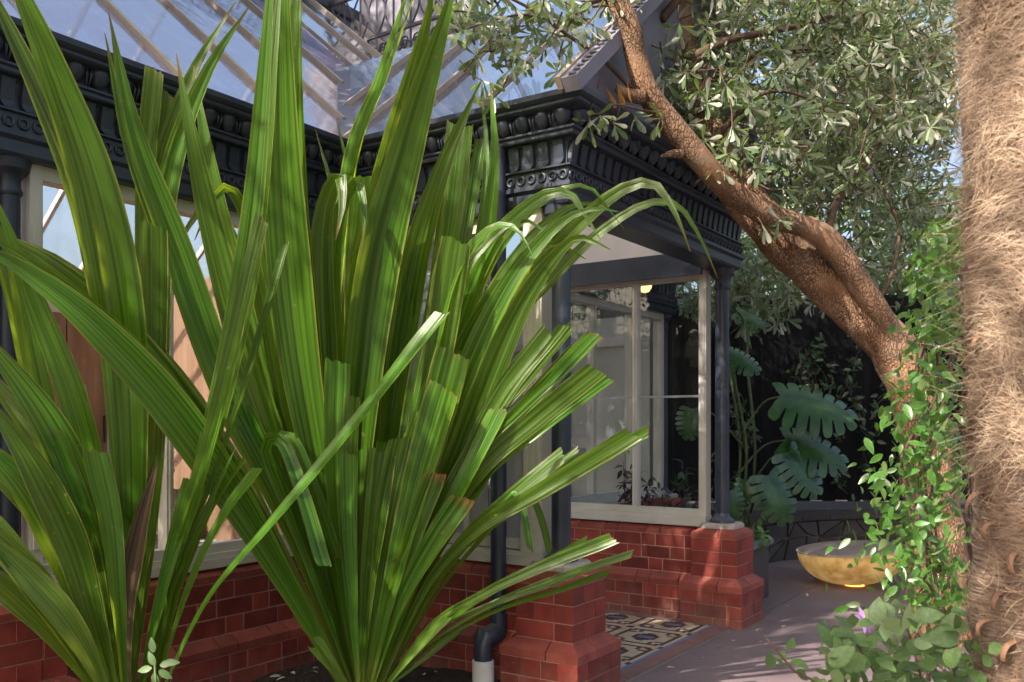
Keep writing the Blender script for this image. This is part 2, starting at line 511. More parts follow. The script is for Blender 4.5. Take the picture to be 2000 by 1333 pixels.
class MB:
    def __init__(s):
        s.v, s.f, s.uv = [], [], None

    def add(s, vs, fs):
        n = len(s.v)
        s.v.extend([tuple(a) for a in vs])
        s.f.extend([tuple(i + n for i in f) for f in fs])
        return s

    def box(s, a, b, ch=0):
        x0, y0, z0 = a
        x1, y1, z1 = b
        return s.add([(x0, y0, z0), (x1, y0, z0), (x1, y1, z0), (x0, y1, z0), (x0, y0, z1), (x1, y0, z1), (x1, y1, z1), (x0, y1, z1)],
                     [(0, 3, 2, 1), (4, 5, 6, 7), (0, 1, 5, 4), (1, 2, 6, 5), (2, 3, 7, 6), (3, 0, 4, 7)])

    def bar(s, p, q, wx, wz, up=(0, 0, 1)):
        p, q = Vector(p), Vector(q)
        t = (q - p).normalized()
        a = t.cross(Vector(up)).normalized() * wx / 2
        b = a.cross(t).normalized() * wz / 2
        vs = [p - a - b, p + a - b, p + a + b, p - a + b, q - a - b, q + a - b, q + a + b, q - a + b]
        return s.add(vs, [(0, 1, 2, 3), (7, 6, 5, 4), (4, 5, 1, 0), (5, 6, 2, 1), (6, 7, 3, 2), (7, 4, 0, 3)])

    def tube(s, pts, rad, seg=8, cap=True, bumpy=0, seed=0):
        pts = [Vector(p) for p in pts]
        n = len(pts)
        if not hasattr(rad, '__len__'): rad = [rad] * n
        ref = None
        vs = []
        for i, p in enumerate(pts):
            t = (pts[min(i + 1, n - 1)] - pts[max(i - 1, 0)]).normalized()
            if ref is None:
                ref = t.orthogonal().normalized()
            ref = (ref - t * ref.dot(t)).normalized()
            bn = t.cross(ref)
            for k in range(seg):
                a = 2 * math.pi * k / seg
                d = ref * math.cos(a) + bn * math.sin(a)
                r = rad[i]
                if bumpy:
                    q = p + d * r
                    r *= 1 + bumpy * noise.noise(q * 5 + Vector((seed, 0, 0))) + bumpy * .5 * noise.noise(q * 14)
                vs.append(p + d * r)
        fs = [(i * seg + k, i * seg + (k + 1) % seg, (i + 1) * seg + (k + 1) % seg, (i + 1) * seg + k) for i in range(n - 1) for k in range(seg)]
        if cap:
            fs.append(tuple(range(seg))[::-1])
            fs.append(tuple((n - 1) * seg + k for k in range(seg)))
        return s.add(vs, fs)

    def lathe(s, prof, c=(0, 0, 0), seg=24, cap=True):
        vs = [(c[0] + r * math.cos(2 * math.pi * k / seg), c[1] + r * math.sin(2 * math.pi * k / seg), c[2] + z) for r, z in prof for k in range(seg)]
        n = len(prof)
        fs = [(i * seg + k, i * seg + (k + 1) % seg, (i + 1) * seg + (k + 1) % seg, (i + 1) * seg + k) for i in range(n - 1) for k in range(seg)]
        if cap:
            fs.append(tuple(range(seg))[::-1])
            fs.append(tuple((n - 1) * seg + k for k in range(seg)))
        return s.add(vs, fs)

    def mesh(s, name, mat, smooth=False):
        me = bpy.data.meshes.new(name)
        me.from_pydata(s.v, [], s.f)
        me.materials.append(MATS[mat])
        if s.uv:
            ul = me.uv_layers.new(name='UVMap')
            idx = np.empty(len(me.loops), dtype=np.int32)
            me.loops.foreach_get('vertex_index', idx)
            ul.data.foreach_set('uv', np.array(s.uv, dtype=np.float32)[idx].ravel())
        if smooth:
            me.polygons.foreach_set('use_smooth', [True] * len(me.polygons))
            if smooth != 'all':
                me.set_sharp_from_angle(angle=R(40))
        me.update()
        return me

    def build(s, name, mat, parent=None, smooth=False, kind=None, org=None):
        if parent is not None:
            o0 = W[parent.name]
        elif org is not None:
            o0 = Vector(org)
        else:
            a = np.array(s.v)
            o0 = Vector(((a[:, 0].min() + a[:, 0].max()) / 2, (a[:, 1].min() + a[:, 1].max()) / 2, a[:, 2].min()))
        s.v = [(p[0] - o0.x, p[1] - o0.y, p[2] - o0.z) for p in s.v]
        return link(name, s.mesh(name, mat, smooth), parent, o0, kind)


def catmull(pts, n):
    pts = [np.array(p, float) for p in pts]
    if len(pts) == 2:
        return [pts[0] + (pts[1] - pts[0]) * i / (n - 1) for i in range(n)]
    q = [2 * pts[0] - pts[1]] + pts + [2 * pts[-1] - pts[-2]]
    ln = [np.linalg.norm(pts[i + 1] - pts[i]) for i in range(len(pts) - 1)]
    cum = np.concatenate([[0], np.cumsum(ln)])
    out = []
    for k in range(n):
        s = cum[-1] * k / (n - 1)
        i = min(max(int(np.searchsorted(cum, s, side='right')) - 1, 0), len(pts) - 2)
        t = (s - cum[i]) / max(ln[i], 1e-9)
        a, b, c, d = q[i:i + 4]
        out.append(.5 * (2 * b + (c - a) * t + (2 * a - 5 * b + 4 * c - d) * t * t + (3 * b - a - 3 * c + d) * t ** 3))
    return out


# ------------------------------------------------------------------ ground
gr = MB(); gr.box((-60, -60, -.6), (60, 60, -.03))
tag(gr.build('ground', 'soil'), kind='structure')
pv = empty('paving', (0, 0, 0), kind='structure')
gpb = MB(); gpb.box((-7, -8, -.03), (9, 9, -.012)); gpb.build('joint_bed', 'stone_joint', pv)
pcache = {}
for i in range(-6, 8):
    for j in range(-7, 8):
        x0, x1, y0, y1 = i * 1.2 + .05, i * 1.2 + 1.245, j * 1.2 - .155, j * 1.2 + 1.04
        if y0 > -.3 and x1 < 2.6: continue        # porch, garden bed and building stand here
        if x0 > -3.4 and x1 < 0 and y0 > -1: continue
        k = 'p'
        if k not in pcache:
            pcache[k] = MB().box((0, 0, -.012), (1.195, 1.195, 0)).mesh('paver', 'paver')
        link('paver', pcache[k], pv, (x0, y0, random.uniform(-.001, .001)))
# strip of paving between porch border and the slabs, right of the porch
# garden bed soil in the corner between the two walls
gs = MB()
NX, NY = 60, 40
for j in range(NY + 1):
    for i in range(NX + 1):
        x = -4.4 + 4.32 * i / NX; y = -.95 + 2.36 * j / NY
        e = min(1, (y + .95) / .25)
        gs.v.append((x, y, -.02 + e * (.10 + .035 * noise.noise((x * 3, y * 3, 0)) + .02 * noise.noise((x * 11, y * 11, 3)))))
gs.f = [(j * (NX + 1) + i, j * (NX + 1) + i + 1, (j + 1) * (NX + 1) + i + 1, (j + 1) * (NX + 1) + i) for j in range(NY) for i in range(NX)]
tag(gs.build('garden_soil', 'soil', smooth='all', org=(0, 0, 0)), kind='structure')

# ------------------------------------------------------------------ conservatory
CON = empty('conservatory', (0, 1.5, 0), 'Victorian glazed conservatory and porch with dark cornice and red brick base', 'building')
BR = {}


def brick_mesh(L, H, D, mat='brick'):
    k = (round(L, 3), round(H, 3), round(D, 3), mat)
    if k not in BR:
        c = .0025
        mb = MB()
        mb.add([(0, 0, 0), (L, 0, 0), (L, 0, H), (0, 0, H), (0, -D + c, 0), (L, -D + c, 0), (L, -D + c, H), (0, -D + c, H),
                (c, -D, c), (L - c, -D, c), (L - c, -D, H - c), (c, -D, H - c)],
               [(0, 1, 2, 3), (0, 4, 5, 1), (1, 5, 6, 2), (2, 6, 7, 3), (3, 7, 4, 0), (4, 8, 9, 5), (5, 9, 10, 6), (6, 10, 11, 7), (7, 11, 8, 4), (8, 11, 10, 9)])
        BR[k] = mb.mesh('brick', mat)
    return BR[k]


def face_pt(o, ang, a, out, z):
    """o origin on a wall line; a metres along it, out metres outward (local -y)"""
    ca, sa = math.cos(ang), math.sin(ang)
    return (o[0] + ca * a + sa * out, o[1] + sa * a - ca * out, z)


JT = .006


def course(parent, o, ang, a0, a1, z, H, D, lens, start, mat='brick'):
    """a row of bricks along local x from a0 to a1; outward is local -y; bricks D thick with outer face at 0"""
    a = a0 - start
    i = 0
    while a < a1 - .02:
        L = lens[i % len(lens)]
        s0, s1 = max(a, a0), min(a + L, a1)
        if a1 - s1 < .04: s1 = a1
        if s1 - s0 > .03:
            ob = link('brick', brick_mesh(s1 - s0 - JT, H - JT, D - random.choice((0, .001, .002)), mat), parent, face_pt(o, ang, s0 + JT / 2, -D, z + JT / 2))
            ob.rotation_euler = (0, 0, ang)
        a += L
        i += 1


def bevel_row(parent, o, ang, a0, a1, z, hv, hs, run, D, lens, start, m0=0, m1=0):
    """sloping course: vertical face hv, then slope hs setting back run; m0/m1: mitre sign at the ends (+1 outer corner)"""
    a = a0 - start
    i = 0
    while a < a1 - .02:
        L = lens[i % len(lens)]
        s0, s1 = max(a, a0), min(a + L, a1)
        if a1 - s1 < .04: s1 = a1
        if s1 - s0 > .03:
            e0 = s0 <= a0 + 1e-6
            e1 = s1 >= a1 - 1e-6
            j0 = 0 if (e0 and m0) else JT / 2
            j1 = 0 if (e1 and m1) else JT / 2
            t0 = run * m0 if e0 else 0
            t1 = run * m1 if e1 else 0
            d0 = D * m0 if e0 else 0
            d1 = D * m1 if e1 else 0
            zt = z + hv + hs - JT / 2; zb = z + JT / 2
            loc = [(s0 + j0 + d0, -D, zb), (s1 - j1 - d1, -D, zb), (s1 - j1, 0, zb), (s0 + j0, 0, zb),
                   (s0 + j0, 0, z + hv), (s1 - j1, 0, z + hv), (s0 + j0 + t0, -run, zt), (s1 - j1 - t1, -run, zt),
                   (s0 + j0 + d0, -D, zt), (s1 - j1 - d1, -D, zt)]
            mb = MB()
            mb.add([face_pt(o, ang, *q) for q in loc],
                   [(0, 3, 2, 1), (3, 4, 5, 2), (4, 6, 7, 5), (6, 8, 9, 7), (8, 0, 1, 9), (0, 8, 6, 4, 3), (1, 2, 5, 7, 9)])
            mb.build('brick', 'brick_bevel', parent)
        a += L
        i += 1


ST, HD = .228, .113
CZ = [.058 - .09, .058, .148]      # plinth courses
UZ = [.328, .418, .508]            # upper courses
FLEM = (ST, HD)


def wall(name, o, ang, a0, a1, pieces=True):
    """o lies on the upper outer face line"""
    wp = empty(name, face_pt(o, ang, (a0 + a1) / 2, -.1, 0)); wp.parent = CON; wp.location = wp.location - CON.location
    mb = MB()
    ca, sa = math.cos(ang), math.sin(ang)

    def core(out, z0, z1):
        c = [face_pt(o, ang, a0 - .05, out, 0), face_pt(o, ang, a1 + .05, out, 0), face_pt(o, ang, a1 + .05, -.19, 0), face_pt(o, ang, a0 - .05, -.19, 0)]
        mb.add([(q[0], q[1], z0) for q in c] + [(q[0], q[1], z1) for q in c], [(0, 3, 2, 1), (4, 5, 6, 7), (0, 1, 5, 4), (1, 2, 6, 5), (2, 3, 7, 6), (3, 0, 4, 7)])
    core(-.004, -.3, .60)
    core(-.06, .60, .664)
    core(.050, -.31, .238)
    mb.build('mortar', 'mortar', wp)
    for i, z in enumerate(CZ):
        course(wp, face_pt(o, ang, 0, .055, 0), ang, a0, a1, z, .09, .08, FLEM, (.0, .17, .06)[i])
    bevel_row(wp, face_pt(o, ang, 0, .055, 0), ang, a0, a1, .238, .045, .045, .055, .08, FLEM, .12)
    for i, z in enumerate(UZ):
        course(wp, o, ang, a0, a1, z, .09, .08, FLEM, (.04, .21, .10)[i])
    bevel_row(wp, o, ang, a0, a1, .598, .035, .03, .05, .10, FLEM, .06)
    return wp


wall('brick_wall', (0, 1.40), 0, -3.3, -2.18)
wall('brick_wall', (0, 1.40), 0, -1.84, -.155)
# porch left side: outer face u=-.10 faces -u: local -y must map to -u -> ang = -90deg
wall('brick_wall', (-.10, 0), -math.pi / 2, -1.345, -.17)
# porch right side, inner face u=2.13 faces -u
wall('brick_wall', (2.13, 0), -math.pi / 2, -1.40, -.17)


def pier(c):
    pp = empty('brick_pier', (c[0], c[1], 0)); pp.parent = CON; pp.location = pp.location - CON.location
    mb = MB()
    for h, z0, z1 in ((.163, -.3, .60), (.10, .60, .664), (.219, -.3, .238)):
        mb.box((c[0] - h, c[1] - h, z0), (c[0] + h, c[1] + h, z1))
    mb.build('mortar', 'mortar', pp)
    for h, zs, tpar in ((.226, CZ, 0), (.17, UZ, 1)):
        for i, z in enumerate(zs):
            par = (i + tpar) % 2
            T = HD if h < .2 else HD
            for sidx in range(4):
                ang = (0, math.pi / 2, math.pi, -math.pi / 2)[sidx]
                o = face_pt(c, ang, 0, h, 0)
                full = (sidx % 2) == par
                if full:
                    course(pp, o, ang, -h, h, z, .09, T, (ST, HD) if h < .2 else (HD, ST, HD), 0)
                else:
                    course(pp, o, ang, -h + T, h - T, z, .09, T, (ST, HD), 0 if h < .2 else .1)
    for h, z, hv, hs, run in ((.226, .238, .045, .045, .056), (.17, .598, .035, .032, .048)):
        for sidx in range(4):
            ang = (0, math.pi / 2, math.pi, -math.pi / 2)[sidx]
            o = face_pt(c, ang, 0, h, 0)
            L = 2 * h
            bevel_row(pp, o, ang, -h, h, z, hv, hs, run, .09, (L * .6, L * .4) if sidx % 2 else (L * .42, L * .58), 0, 1, 1)
    # capstone, chamfered
    mb = MB()
    for (h0, h1, z0, z1) in ((.128, .128, .663, .685), (.128, .118, .685, .700)):
        def ring(h, z):
            k = h * .72
            return [(c[0] + a, c[1] + b, z) for a, b in ((-h, -k), (-k, -h), (k, -h), (h, -k), (h, k), (k, h), (-k, h), (-h, k))]
        mb.add(ring(h0, z0) + ring(h1, z1), [(i, (i + 1) % 8, 8 + (i + 1) % 8, 8 + i) for i in range(8)] + [tuple(range(8))[::-1], tuple(range(8, 16))])
    mb.build('capstone', 'stone_cap', pp)


def column(c, r=.05):
    cp = MB().lathe([(r * 1.0, .76), (r * 1.0, 1.5), (r * .95, 2.36)], (c[0], c[1], 0), 28).build('column', 'dark_paint', CON, smooth=True)
    MB().lathe([(r * 1.75, .7005), (r * 1.75, .712), (r * 1.6, .722), (r * 1.2, .738), (r * 1.05, .76), (r * 1.01, .765)], (c[0], c[1], 0), 28).build('base', 'dark_paint', cp, smooth=True)
    MB().lathe([(r * .96, 2.35), (r * 1.12, 2.36), (r * 1.15, 2.372), (r * 1.0, 2.385), (r * 1.0, 2.42), (r * 1.25, 2.44), (r * 1.5, 2.455), (r * 1.7, 2.46),
                (r * 1.75, 2.48), (r * 1.85, 2.4995)], (c[0], c[1], 0), 28).build('capital', 'dark_paint', cp, smooth=True)


for c in ((0, 0), (2.23, 0), (-2.01, 1.5), (4.5, 1.5)):
    pier(c)
    column(c)
# brick base right of the porch (mostly behind the planting)
mb = MB(); mb.box((2.40, 1.40, -.3), (4.33, 1.58, .66)); wr = mb.build('brick_wall', 'mortar', CON)
mb = MB()
for i, z in enumerate(UZ + [.598]):
    a = 2.405 - (.1 if i % 2 else 0)
    while a < 4.33:
        s0, s1 = max(a, 2.405), min(a + ST, 4.33)
        if s1 - s0 > .03: mb.box((s0, 1.394, z + .003), (s1 - .006, 1.42, z + .084))
        a += ST
mb.build('brick_courses', 'brick', wr, kind='stuff')

# ---- entablature
PATH = [(-4.6, 1.5), (0, 1.5), (0, 0), (2.23, 0), (2.23, 1.5), (4.5, 1.5), (4.5, 7.8)]


def sweep(prof, path, closed_prof=True):
    n = len(path)
    vs = []
    for i, p in enumerate(path):
        def nrm(a, b):
            d = Vector((b[0] - a[0], b[1] - a[1])).normalized()
            return Vector((d.y, -d.x))
        if i == 0: m_ = nrm(path[0], path[1])
        elif i == n - 1: m_ = nrm(path[-2], path[-1])
        else:
            n1, n2 = nrm(path[i - 1], p), nrm(p, path[i + 1])
            m_ = (n1 + n2) / (1 + n1.dot(n2))
        for off, z in prof:
            vs.append((p[0] + m_.x * off, p[1] + m_.y * off, z))
    k = len(prof)
    fs = [(i * k + j, i * k + (j + 1) % k, (i + 1) * k + (j + 1) % k, (i + 1) * k + j) for i in range(n - 1) for j in range(k if closed_prof else k - 1)]
    fs += [tuple(range(k)), tuple((n - 1) * k + j for j in range(k))[::-1]]
    return MB().add(vs, fs)


arch = sweep([(-.10, 2.50), (-.10, 2.60), (.12, 2.60), (.12, 2.58), (.10, 2.565), (.10, 2.515), (.09, 2.50)][::-1], PATH).build('architrave', 'dark_paint', CON)
FR = sweep([(-.09, 2.6005), (.105, 2.6005), (.105, 2.672), (.125, 2.676), (.125, 2.684), (.085, 2.688), (.085, 2.75), (.10, 2.80), (.115, 2.815), (-.09, 2.815)], PATH).build('frieze', 'dark_paint', CON)
CO = sweep([(-.09, 2.8155), (.155, 2.8155), (.16, 2.822), (.16, 2.836), (.175, 2.842), (.175, 2.852), (.145, 2.856), (.145, 2.90), (.17, 2.922), (.205, 2.930), (.235, 2.933),
            (.245, 2.940), (.245, 2.952), (.262, 2.958), (.275, 2.968), (.278, 2.992), (.262, 2.994), (.258, 2.972), (-.09, 2.972)], PATH).build('cornice', 'dark_paint', CON)
# ornament pieces: egg, dart, flute, ring
mb = MB(); seg, rn = 12, 7
pr = []
for t_, r__ in ((0, .040), (.06, .050), (.2, .055), (.4, .053), (.6, .045), (.78, .033), (.92, .018), (1, .004)):
    pr.append((r__ * .84, .088 * (.5 - t_)))
mb.lathe([(r, z) for r, z in pr][::-1], (0, 0, 0), seg)
egg_me = mb.mesh('egg', 'dark_paint', smooth='all')
mb = MB()
for dx in (-.011, .011):
    mb.tube([(dx, -.012, .036), (dx * .9, -.020, .01), (dx * .5, -.006, -.038)], [.0075, .0075, .003], 6)
dart_me = mb.mesh('dart', 'dark_paint', smooth='all')
mb = MB()   # tongue with rounded lower end, bowed outwards at the top
vs = []
pts = [(-.031, .118), (-.031, .028), (-.024, .012), (-.012, .003), (0, 0), (.012, .003), (.024, .012), (.031, .028), (.031, .118)]
for d in (.006, -.012):
    for x, z in pts:
        vs.append((x * (.9 if d < 0 else 1), d - (.016 * max(0, z - .07) / .05 if d < 0 else 0), z))
k = len(pts)
mb.add(vs, [(i, (i + 1) % k, k + (i + 1) % k, k + i) for i in range(k)] + [tuple(range(k, 2 * k))])
tongue_me = mb.mesh('flute', 'dark_paint')
mb = MB()
sg, tt = 14, 5
mb.v = [((.020 + .007 * math.cos(2 * math.pi * j / tt)) * math.cos(2 * math.pi * i / sg), .009 * math.sin(2 * math.pi * j / tt), (.020 + .007 * math.cos(2 * math.pi * j / tt)) * math.sin(2 * math.pi * i / sg)) for i in range(sg) for j in range(tt)]
mb.f = [(i * tt + j, i * tt + (j + 1) % tt, ((i + 1) % sg) * tt + (j + 1) % tt, ((i + 1) % sg) * tt + j) for i in range(sg) for j in range(tt)]
ring_me = mb.mesh('ring', 'dark_paint', smooth='all')


def along(p, q, off, step, ends):
    """points along a segment of the path, off outward; returns (pos, angle)"""
    p, q = Vector(p), Vector(q)
    d = (q - p); L = d.length; d.normalize()
    nv = Vector((d.y, -d.x))
    a, b = -ends[0] * off, L + ends[1] * off
    n = max(1, round((b - a) / step))
    st = (b - a) / n
    ang = math.atan2(d.y, d.x)
    return [(p + d * (a + st * (i + .5)) + nv * off, ang) for i in range(n)], st


SEGS = [((-2.9, 1.5), (0, 1.5), (0, -1)), ((0, 1.5), (0, 0), (-1, 1)), ((0, 0), (2.23, 0), (1, 1)), ((2.23, 1.5), (4.5, 1.5), (-1, 1))]
for si, (p, q, ends) in enumerate(SEGS):
    pts, st = along(p, q, .170, .115, ends)
    for (c, ang) in pts:
        o = link('egg', egg_me, CO, (c.x, c.y, 2.896)); o.rotation_euler = (0, 0, ang)
    pts, st = along(p, q, .174, .115, ends)
    dd = Vector((math.cos(pts[0][1]), math.sin(pts[0][1]))) * st / 2
    for (c, ang) in pts[:-1]:
        o = link('dart', dart_me, CO, (c.x + dd.x, c.y + dd.y, 2.892)); o.rotation_euler = (0, 0, ang)
    pts, st = along(p, q, .092, .088, ends)
    for (c, ang) in pts:
        o = link('flute', tongue_me, FR, (c.x, c.y, 2.692)); o.rotation_euler = (0, 0, ang)
    pts, st = along(p, q, .108, .062, ends)
    for (c, ang) in pts:
        o = link('ring', ring_me, FR, (c.x, c.y, 2.636)); o.rotation_euler = (0, 0, ang)
# pale lining inside the porch entablature
mb = MB(); mb.box((2.105, .10, 2.63), (2.128, 1.40, 3.0)); mb.box((.10, .10, 2.63), (.125, 1.4, 3.0)); mb.box((.126, .10, 2.63), (2.104, .122, 2.97))
mb.build('lining', 'lining', CON)
for x in (2.10, .105):
    MB().box((x, .11, 2.46), (x + .026, 1.40, 2.629)).build('inner_beam', 'dark_paint', CON)


# ---- windows
def wb(mb, ax, a0, a1, n0, n1, z0, z1):
    if ax == 'u': mb.box((a0, n0, z0), (a1, n1, z1))
    else: mb.box((n0, a0, z0), (n1, a1, z1))


def window(ax, pl, a0, a1, mull, z0=.70, z1=2.50, transom=None, fw=.055, infill=None):
    """glazed frame standing in plane pl between a0 and a1; mull: mullion centres"""
    f = MB()
    d = .045
    for (x0, x1) in ((a0, a0 + fw), (a1 - fw, a1)):
        wb(f, ax, x0, x1, pl - d, pl + d, z0 + .04, z1)
        wb(f, ax, x0 + .012, x1 - .012, pl - d - .008, pl + d + .008, z0 + .16, z1 - .14)
    wb(f, ax, a0 + fw, a1 - fw, pl - d + .004, pl + d - .004, z1 - .06, z1)
    wb(f, ax, a0 + fw, a1 - fw, pl - .03, pl + .03, z0 + .04, z0 + .085)
    o = f.build('window', 'white_paint', CON)
    s = MB()
    wb(s, ax, a0 - .01, a1 + .01, pl - .075, pl + .075, z0 - .032, z0 + .012)
    wb(s, ax, a0, a1, pl - .058, pl + .058, z0 + .0125, z0 + .0395)
    s.build('sill', 'white_paint', o)
    edges = [a0 + fw] + [x for c in mull for x in (c - .019, c + .019)] + [a1 - fw]
    for c in mull:
        m_ = MB(); wb(m_, ax, c - .019, c + .019, pl - .035, pl + .035, z0 + .086, z1 - .061)
        wb(m_, ax, c - .008, c + .008, pl - .046, pl + .046, z0 + .087, z1 - .062)
        m_.build('mullion', 'white_paint', o)
    for i in range(0, len(edges), 2):
        g = MB(); wb(g, ax, edges[i] - .004, edges[i + 1] + .004, pl - .002, pl + .002, z0 + .08, z1 - .055)
        g.build('pane', 'glass', o)
        if transom:
            t_ = MB(); wb(t_, ax, edges[i], edges[i + 1], pl - .012, pl + .012, transom - .008, transom + .008); t_.build('glazing_bar', 'grey_panel', o)
    return o


window('u', 1.5, -1.94, -.03, (-1.25, -.62))
window('u', 1.5, -4.2, -2.10, (-3.4, -2.75))
window('v', 2.22, .10, 1.42, (.67,), transom=1.60)
window('u', 1.5, 2.30, 4.42, (3.02, 3.75))
# porch left side: white frame with fluted pilaster and grey boarded panels
f = MB()
for (y0, y1) in ((.085, .20), (1.34, 1.43)):
    f.box((-.052, y0, .74), (.052, y1, 2.5))
    f.box((-.066, y0 - .006, .74), (.066, y1 + .006, .90)); f.box((-.066, y0 - .006, 2.30), (.066, y1 + .006, 2.36))
    for k in range(3):
        yy = y0 + .02 + k * (y1 - y0 - .04) / 2
        f.box((-.060, yy - .008, .92), (.060, yy + .008, 2.28))
f.box((-.045, .2, 2.42), (.045, 1.34, 2.5))
f.box((-.04, .2, .745), (.04, 1.34, .80))
ps = f.build('porch_screen', 'white_paint', CON)
s = MB(); s.box((-.078, .08, .668), (.075, 1.43, .712)); s.box((-.058, .08, .7125), (.058, 1.43, .739)); s.build('sill', 'white_paint', ps)
for (y0, y1) in ((.21, .56), (.60, .95), (.99, 1.33)):
    st_ = MB(); st_.box((-.03, y0 - .035, .80), (.03, y0, 2.42)); st_.build('stile', 'white_paint', ps)
    for k in range(3):
        b0 = y0 + (y1 - y0) * k / 3; b1 = y0 + (y1 - y0) * (k + 1) / 3
        bm_ = MB(); bm_.box((-.016, b0 + .002, .80), (.016, b1 - .002, 1.32)); bm_.build('board', 'grey_panel', ps)
    g = MB(); g.box((-.024, y0, 1.32), (.024, y1, 1.36)); g.build('rail', 'white_paint', ps)
    g = MB(); g.box((-.003, y0, 1.36), (.003, y1, 2.42)); g.build('pane', 'glass', ps)
# back of the porch: glazed doors into the room
f = MB()
for x in (.08, 1.06, 1.12, 2.08):
    f.box((x, 1.46, .03), (x + .06, 1.54, 2.5))
f.box((.14, 1.465, 2.42), (2.08, 1.535, 2.5)); f.box((.14, 1.47, .03), (1.06, 1.53, .3)); f.box((1.18, 1.47, .03), (2.08, 1.53, .3))
dr = f.build('door', 'white_paint', CON)
for x0, x1 in ((.14, 1.06), (1.18, 2.08)):
    g = MB(); g.box((x0, 1.498, .3), (x1, 1.502, 2.42)); g.build('pane', 'glass', dr)

# ---- roofs
TP = .84      # pitch (rise per metre)
ZG = 2.985
VG, VR = 1.25, 4.55
RZ = lambda v: ZG + TP * (v - VG)
rw = empty('roof', (0, 3, 3)); rw.parent = CON; rw.location = rw.location - CON.location


def pane(poly, parent, mat='roof_glass', th=.006):
    a, b_, c = Vector(poly[0]), Vector(poly[1]), Vector(poly[2])
    nrm = (b_ - a).cross(c - a).normalized() * th
    n = len(poly)
    mb = MB().add([Vector(p) for p in poly] + [Vector(p) + nrm for p in poly], [tuple(range(n))[::-1], tuple(range(n, 2 * n))] + [(i, (i + 1) % n, n + (i + 1) % n, n + i) for i in range(n)])
    return mb.build('pane', mat, parent)


us = [-.02 - .66 * i for i in range(0, 8)][::-1]
vall = lambda u: max(VG, u + .27 + VG - .0) if u < 1.115 else max(VG, (2.5 - u) + VG)
for i in range(len(us) - 1):
    u0, u1 = us[i] + .02, us[i + 1] - .02
    if i == len(us) - 2: u1 = -.04
    pane([(u0, VG, ZG), (u1, VG, ZG), (u1, VR, RZ(VR)), (u0, VR, RZ(VR))], rw)
xs = [0, .64, 1.115]
pane([(0.0, VG + .27, RZ(VG + .27)), (.64, VG + .91, RZ(VG + .91)), (.64, VR, RZ(VR)), (0.0, VR, RZ(VR))], rw)
pane([(.68, VG + .95, RZ(VG + .95)), (1.115, VG + 1.385, RZ(VG + 1.385)), (1.3, VG + 1.2, RZ(VG + 1.2)), (1.3, VR, RZ(VR)), (.68, VR, RZ(VR))], rw)
pane([(1.34, VG + 1.16, RZ(VG + 1.16)), (2.5, VG, ZG), (2.5, VR, RZ(VR)), (1.34, VR, RZ(VR))], rw)
pane([(2.54, VG, ZG), (4.75, VG, ZG), (4.75, VR, RZ(VR)), (2.54, VR, RZ(VR))], rw)
for u in us + [.66, 1.32, 1.98, 2.52, 3.2, 3.9, 4.6]:
    v0 = vall(u) - (.03 if u < -.3 else -.02)
    up = Vector((0, -TP, 1)).normalized()
    a = Vector((u, v0, RZ(v0))) + up * .03; b_ = Vector((u, VR, RZ(VR))) + up * .03
    MB().bar(a - up * .016, b_ - up * .016, .022, .026, up).build('glazing_bar', 'bar_paint', rw)
    c_ = MB().bar(a + up * .0, b_ + up * .0, .026, .006, up); c_.build('bar_cap', 'white_paint', rw)
# far slope of the main roof, seen from inside through the windows
VB = 7.85
for i, u in enumerate([-5.3 + .66 * k for k in range(16)]):
    up = Vector((0, TP, 1)).normalized()
    a = Vector((u, VR + .05, RZ(VR))); b_ = Vector((u, VB, ZG))
    MB().bar(a, b_, .04, .06, up).build('glazing_bar', 'bar_paint', rw)
    if i < 15: pane([(u + .022, VR + .05, RZ(VR)), (u + .022, VB, ZG), (u + .638, VB, ZG), (u + .638, VR + .05, RZ(VR))][::-1], rw, 'porch_glass')
# valley gutter boards
for p, q in (((-.27, VG + .0, ZG + .02), (1.115, VG + 1.385, RZ(VG + 1.385) + .02)), ((2.5, VG, ZG + .02), (1.115, VG + 1.385, RZ(VG + 1.385) + .02))):
    MB().bar(p, q, .10, .02, (0, 0, 1)).build('valley', 'house_grey', rw)
mb = MB(); mb.box((-6, VR - .06, RZ(VR) - .02), (4.8, VR + .10, RZ(VR) + .10)); mb.build('ridge', 'dark_iron', rw)
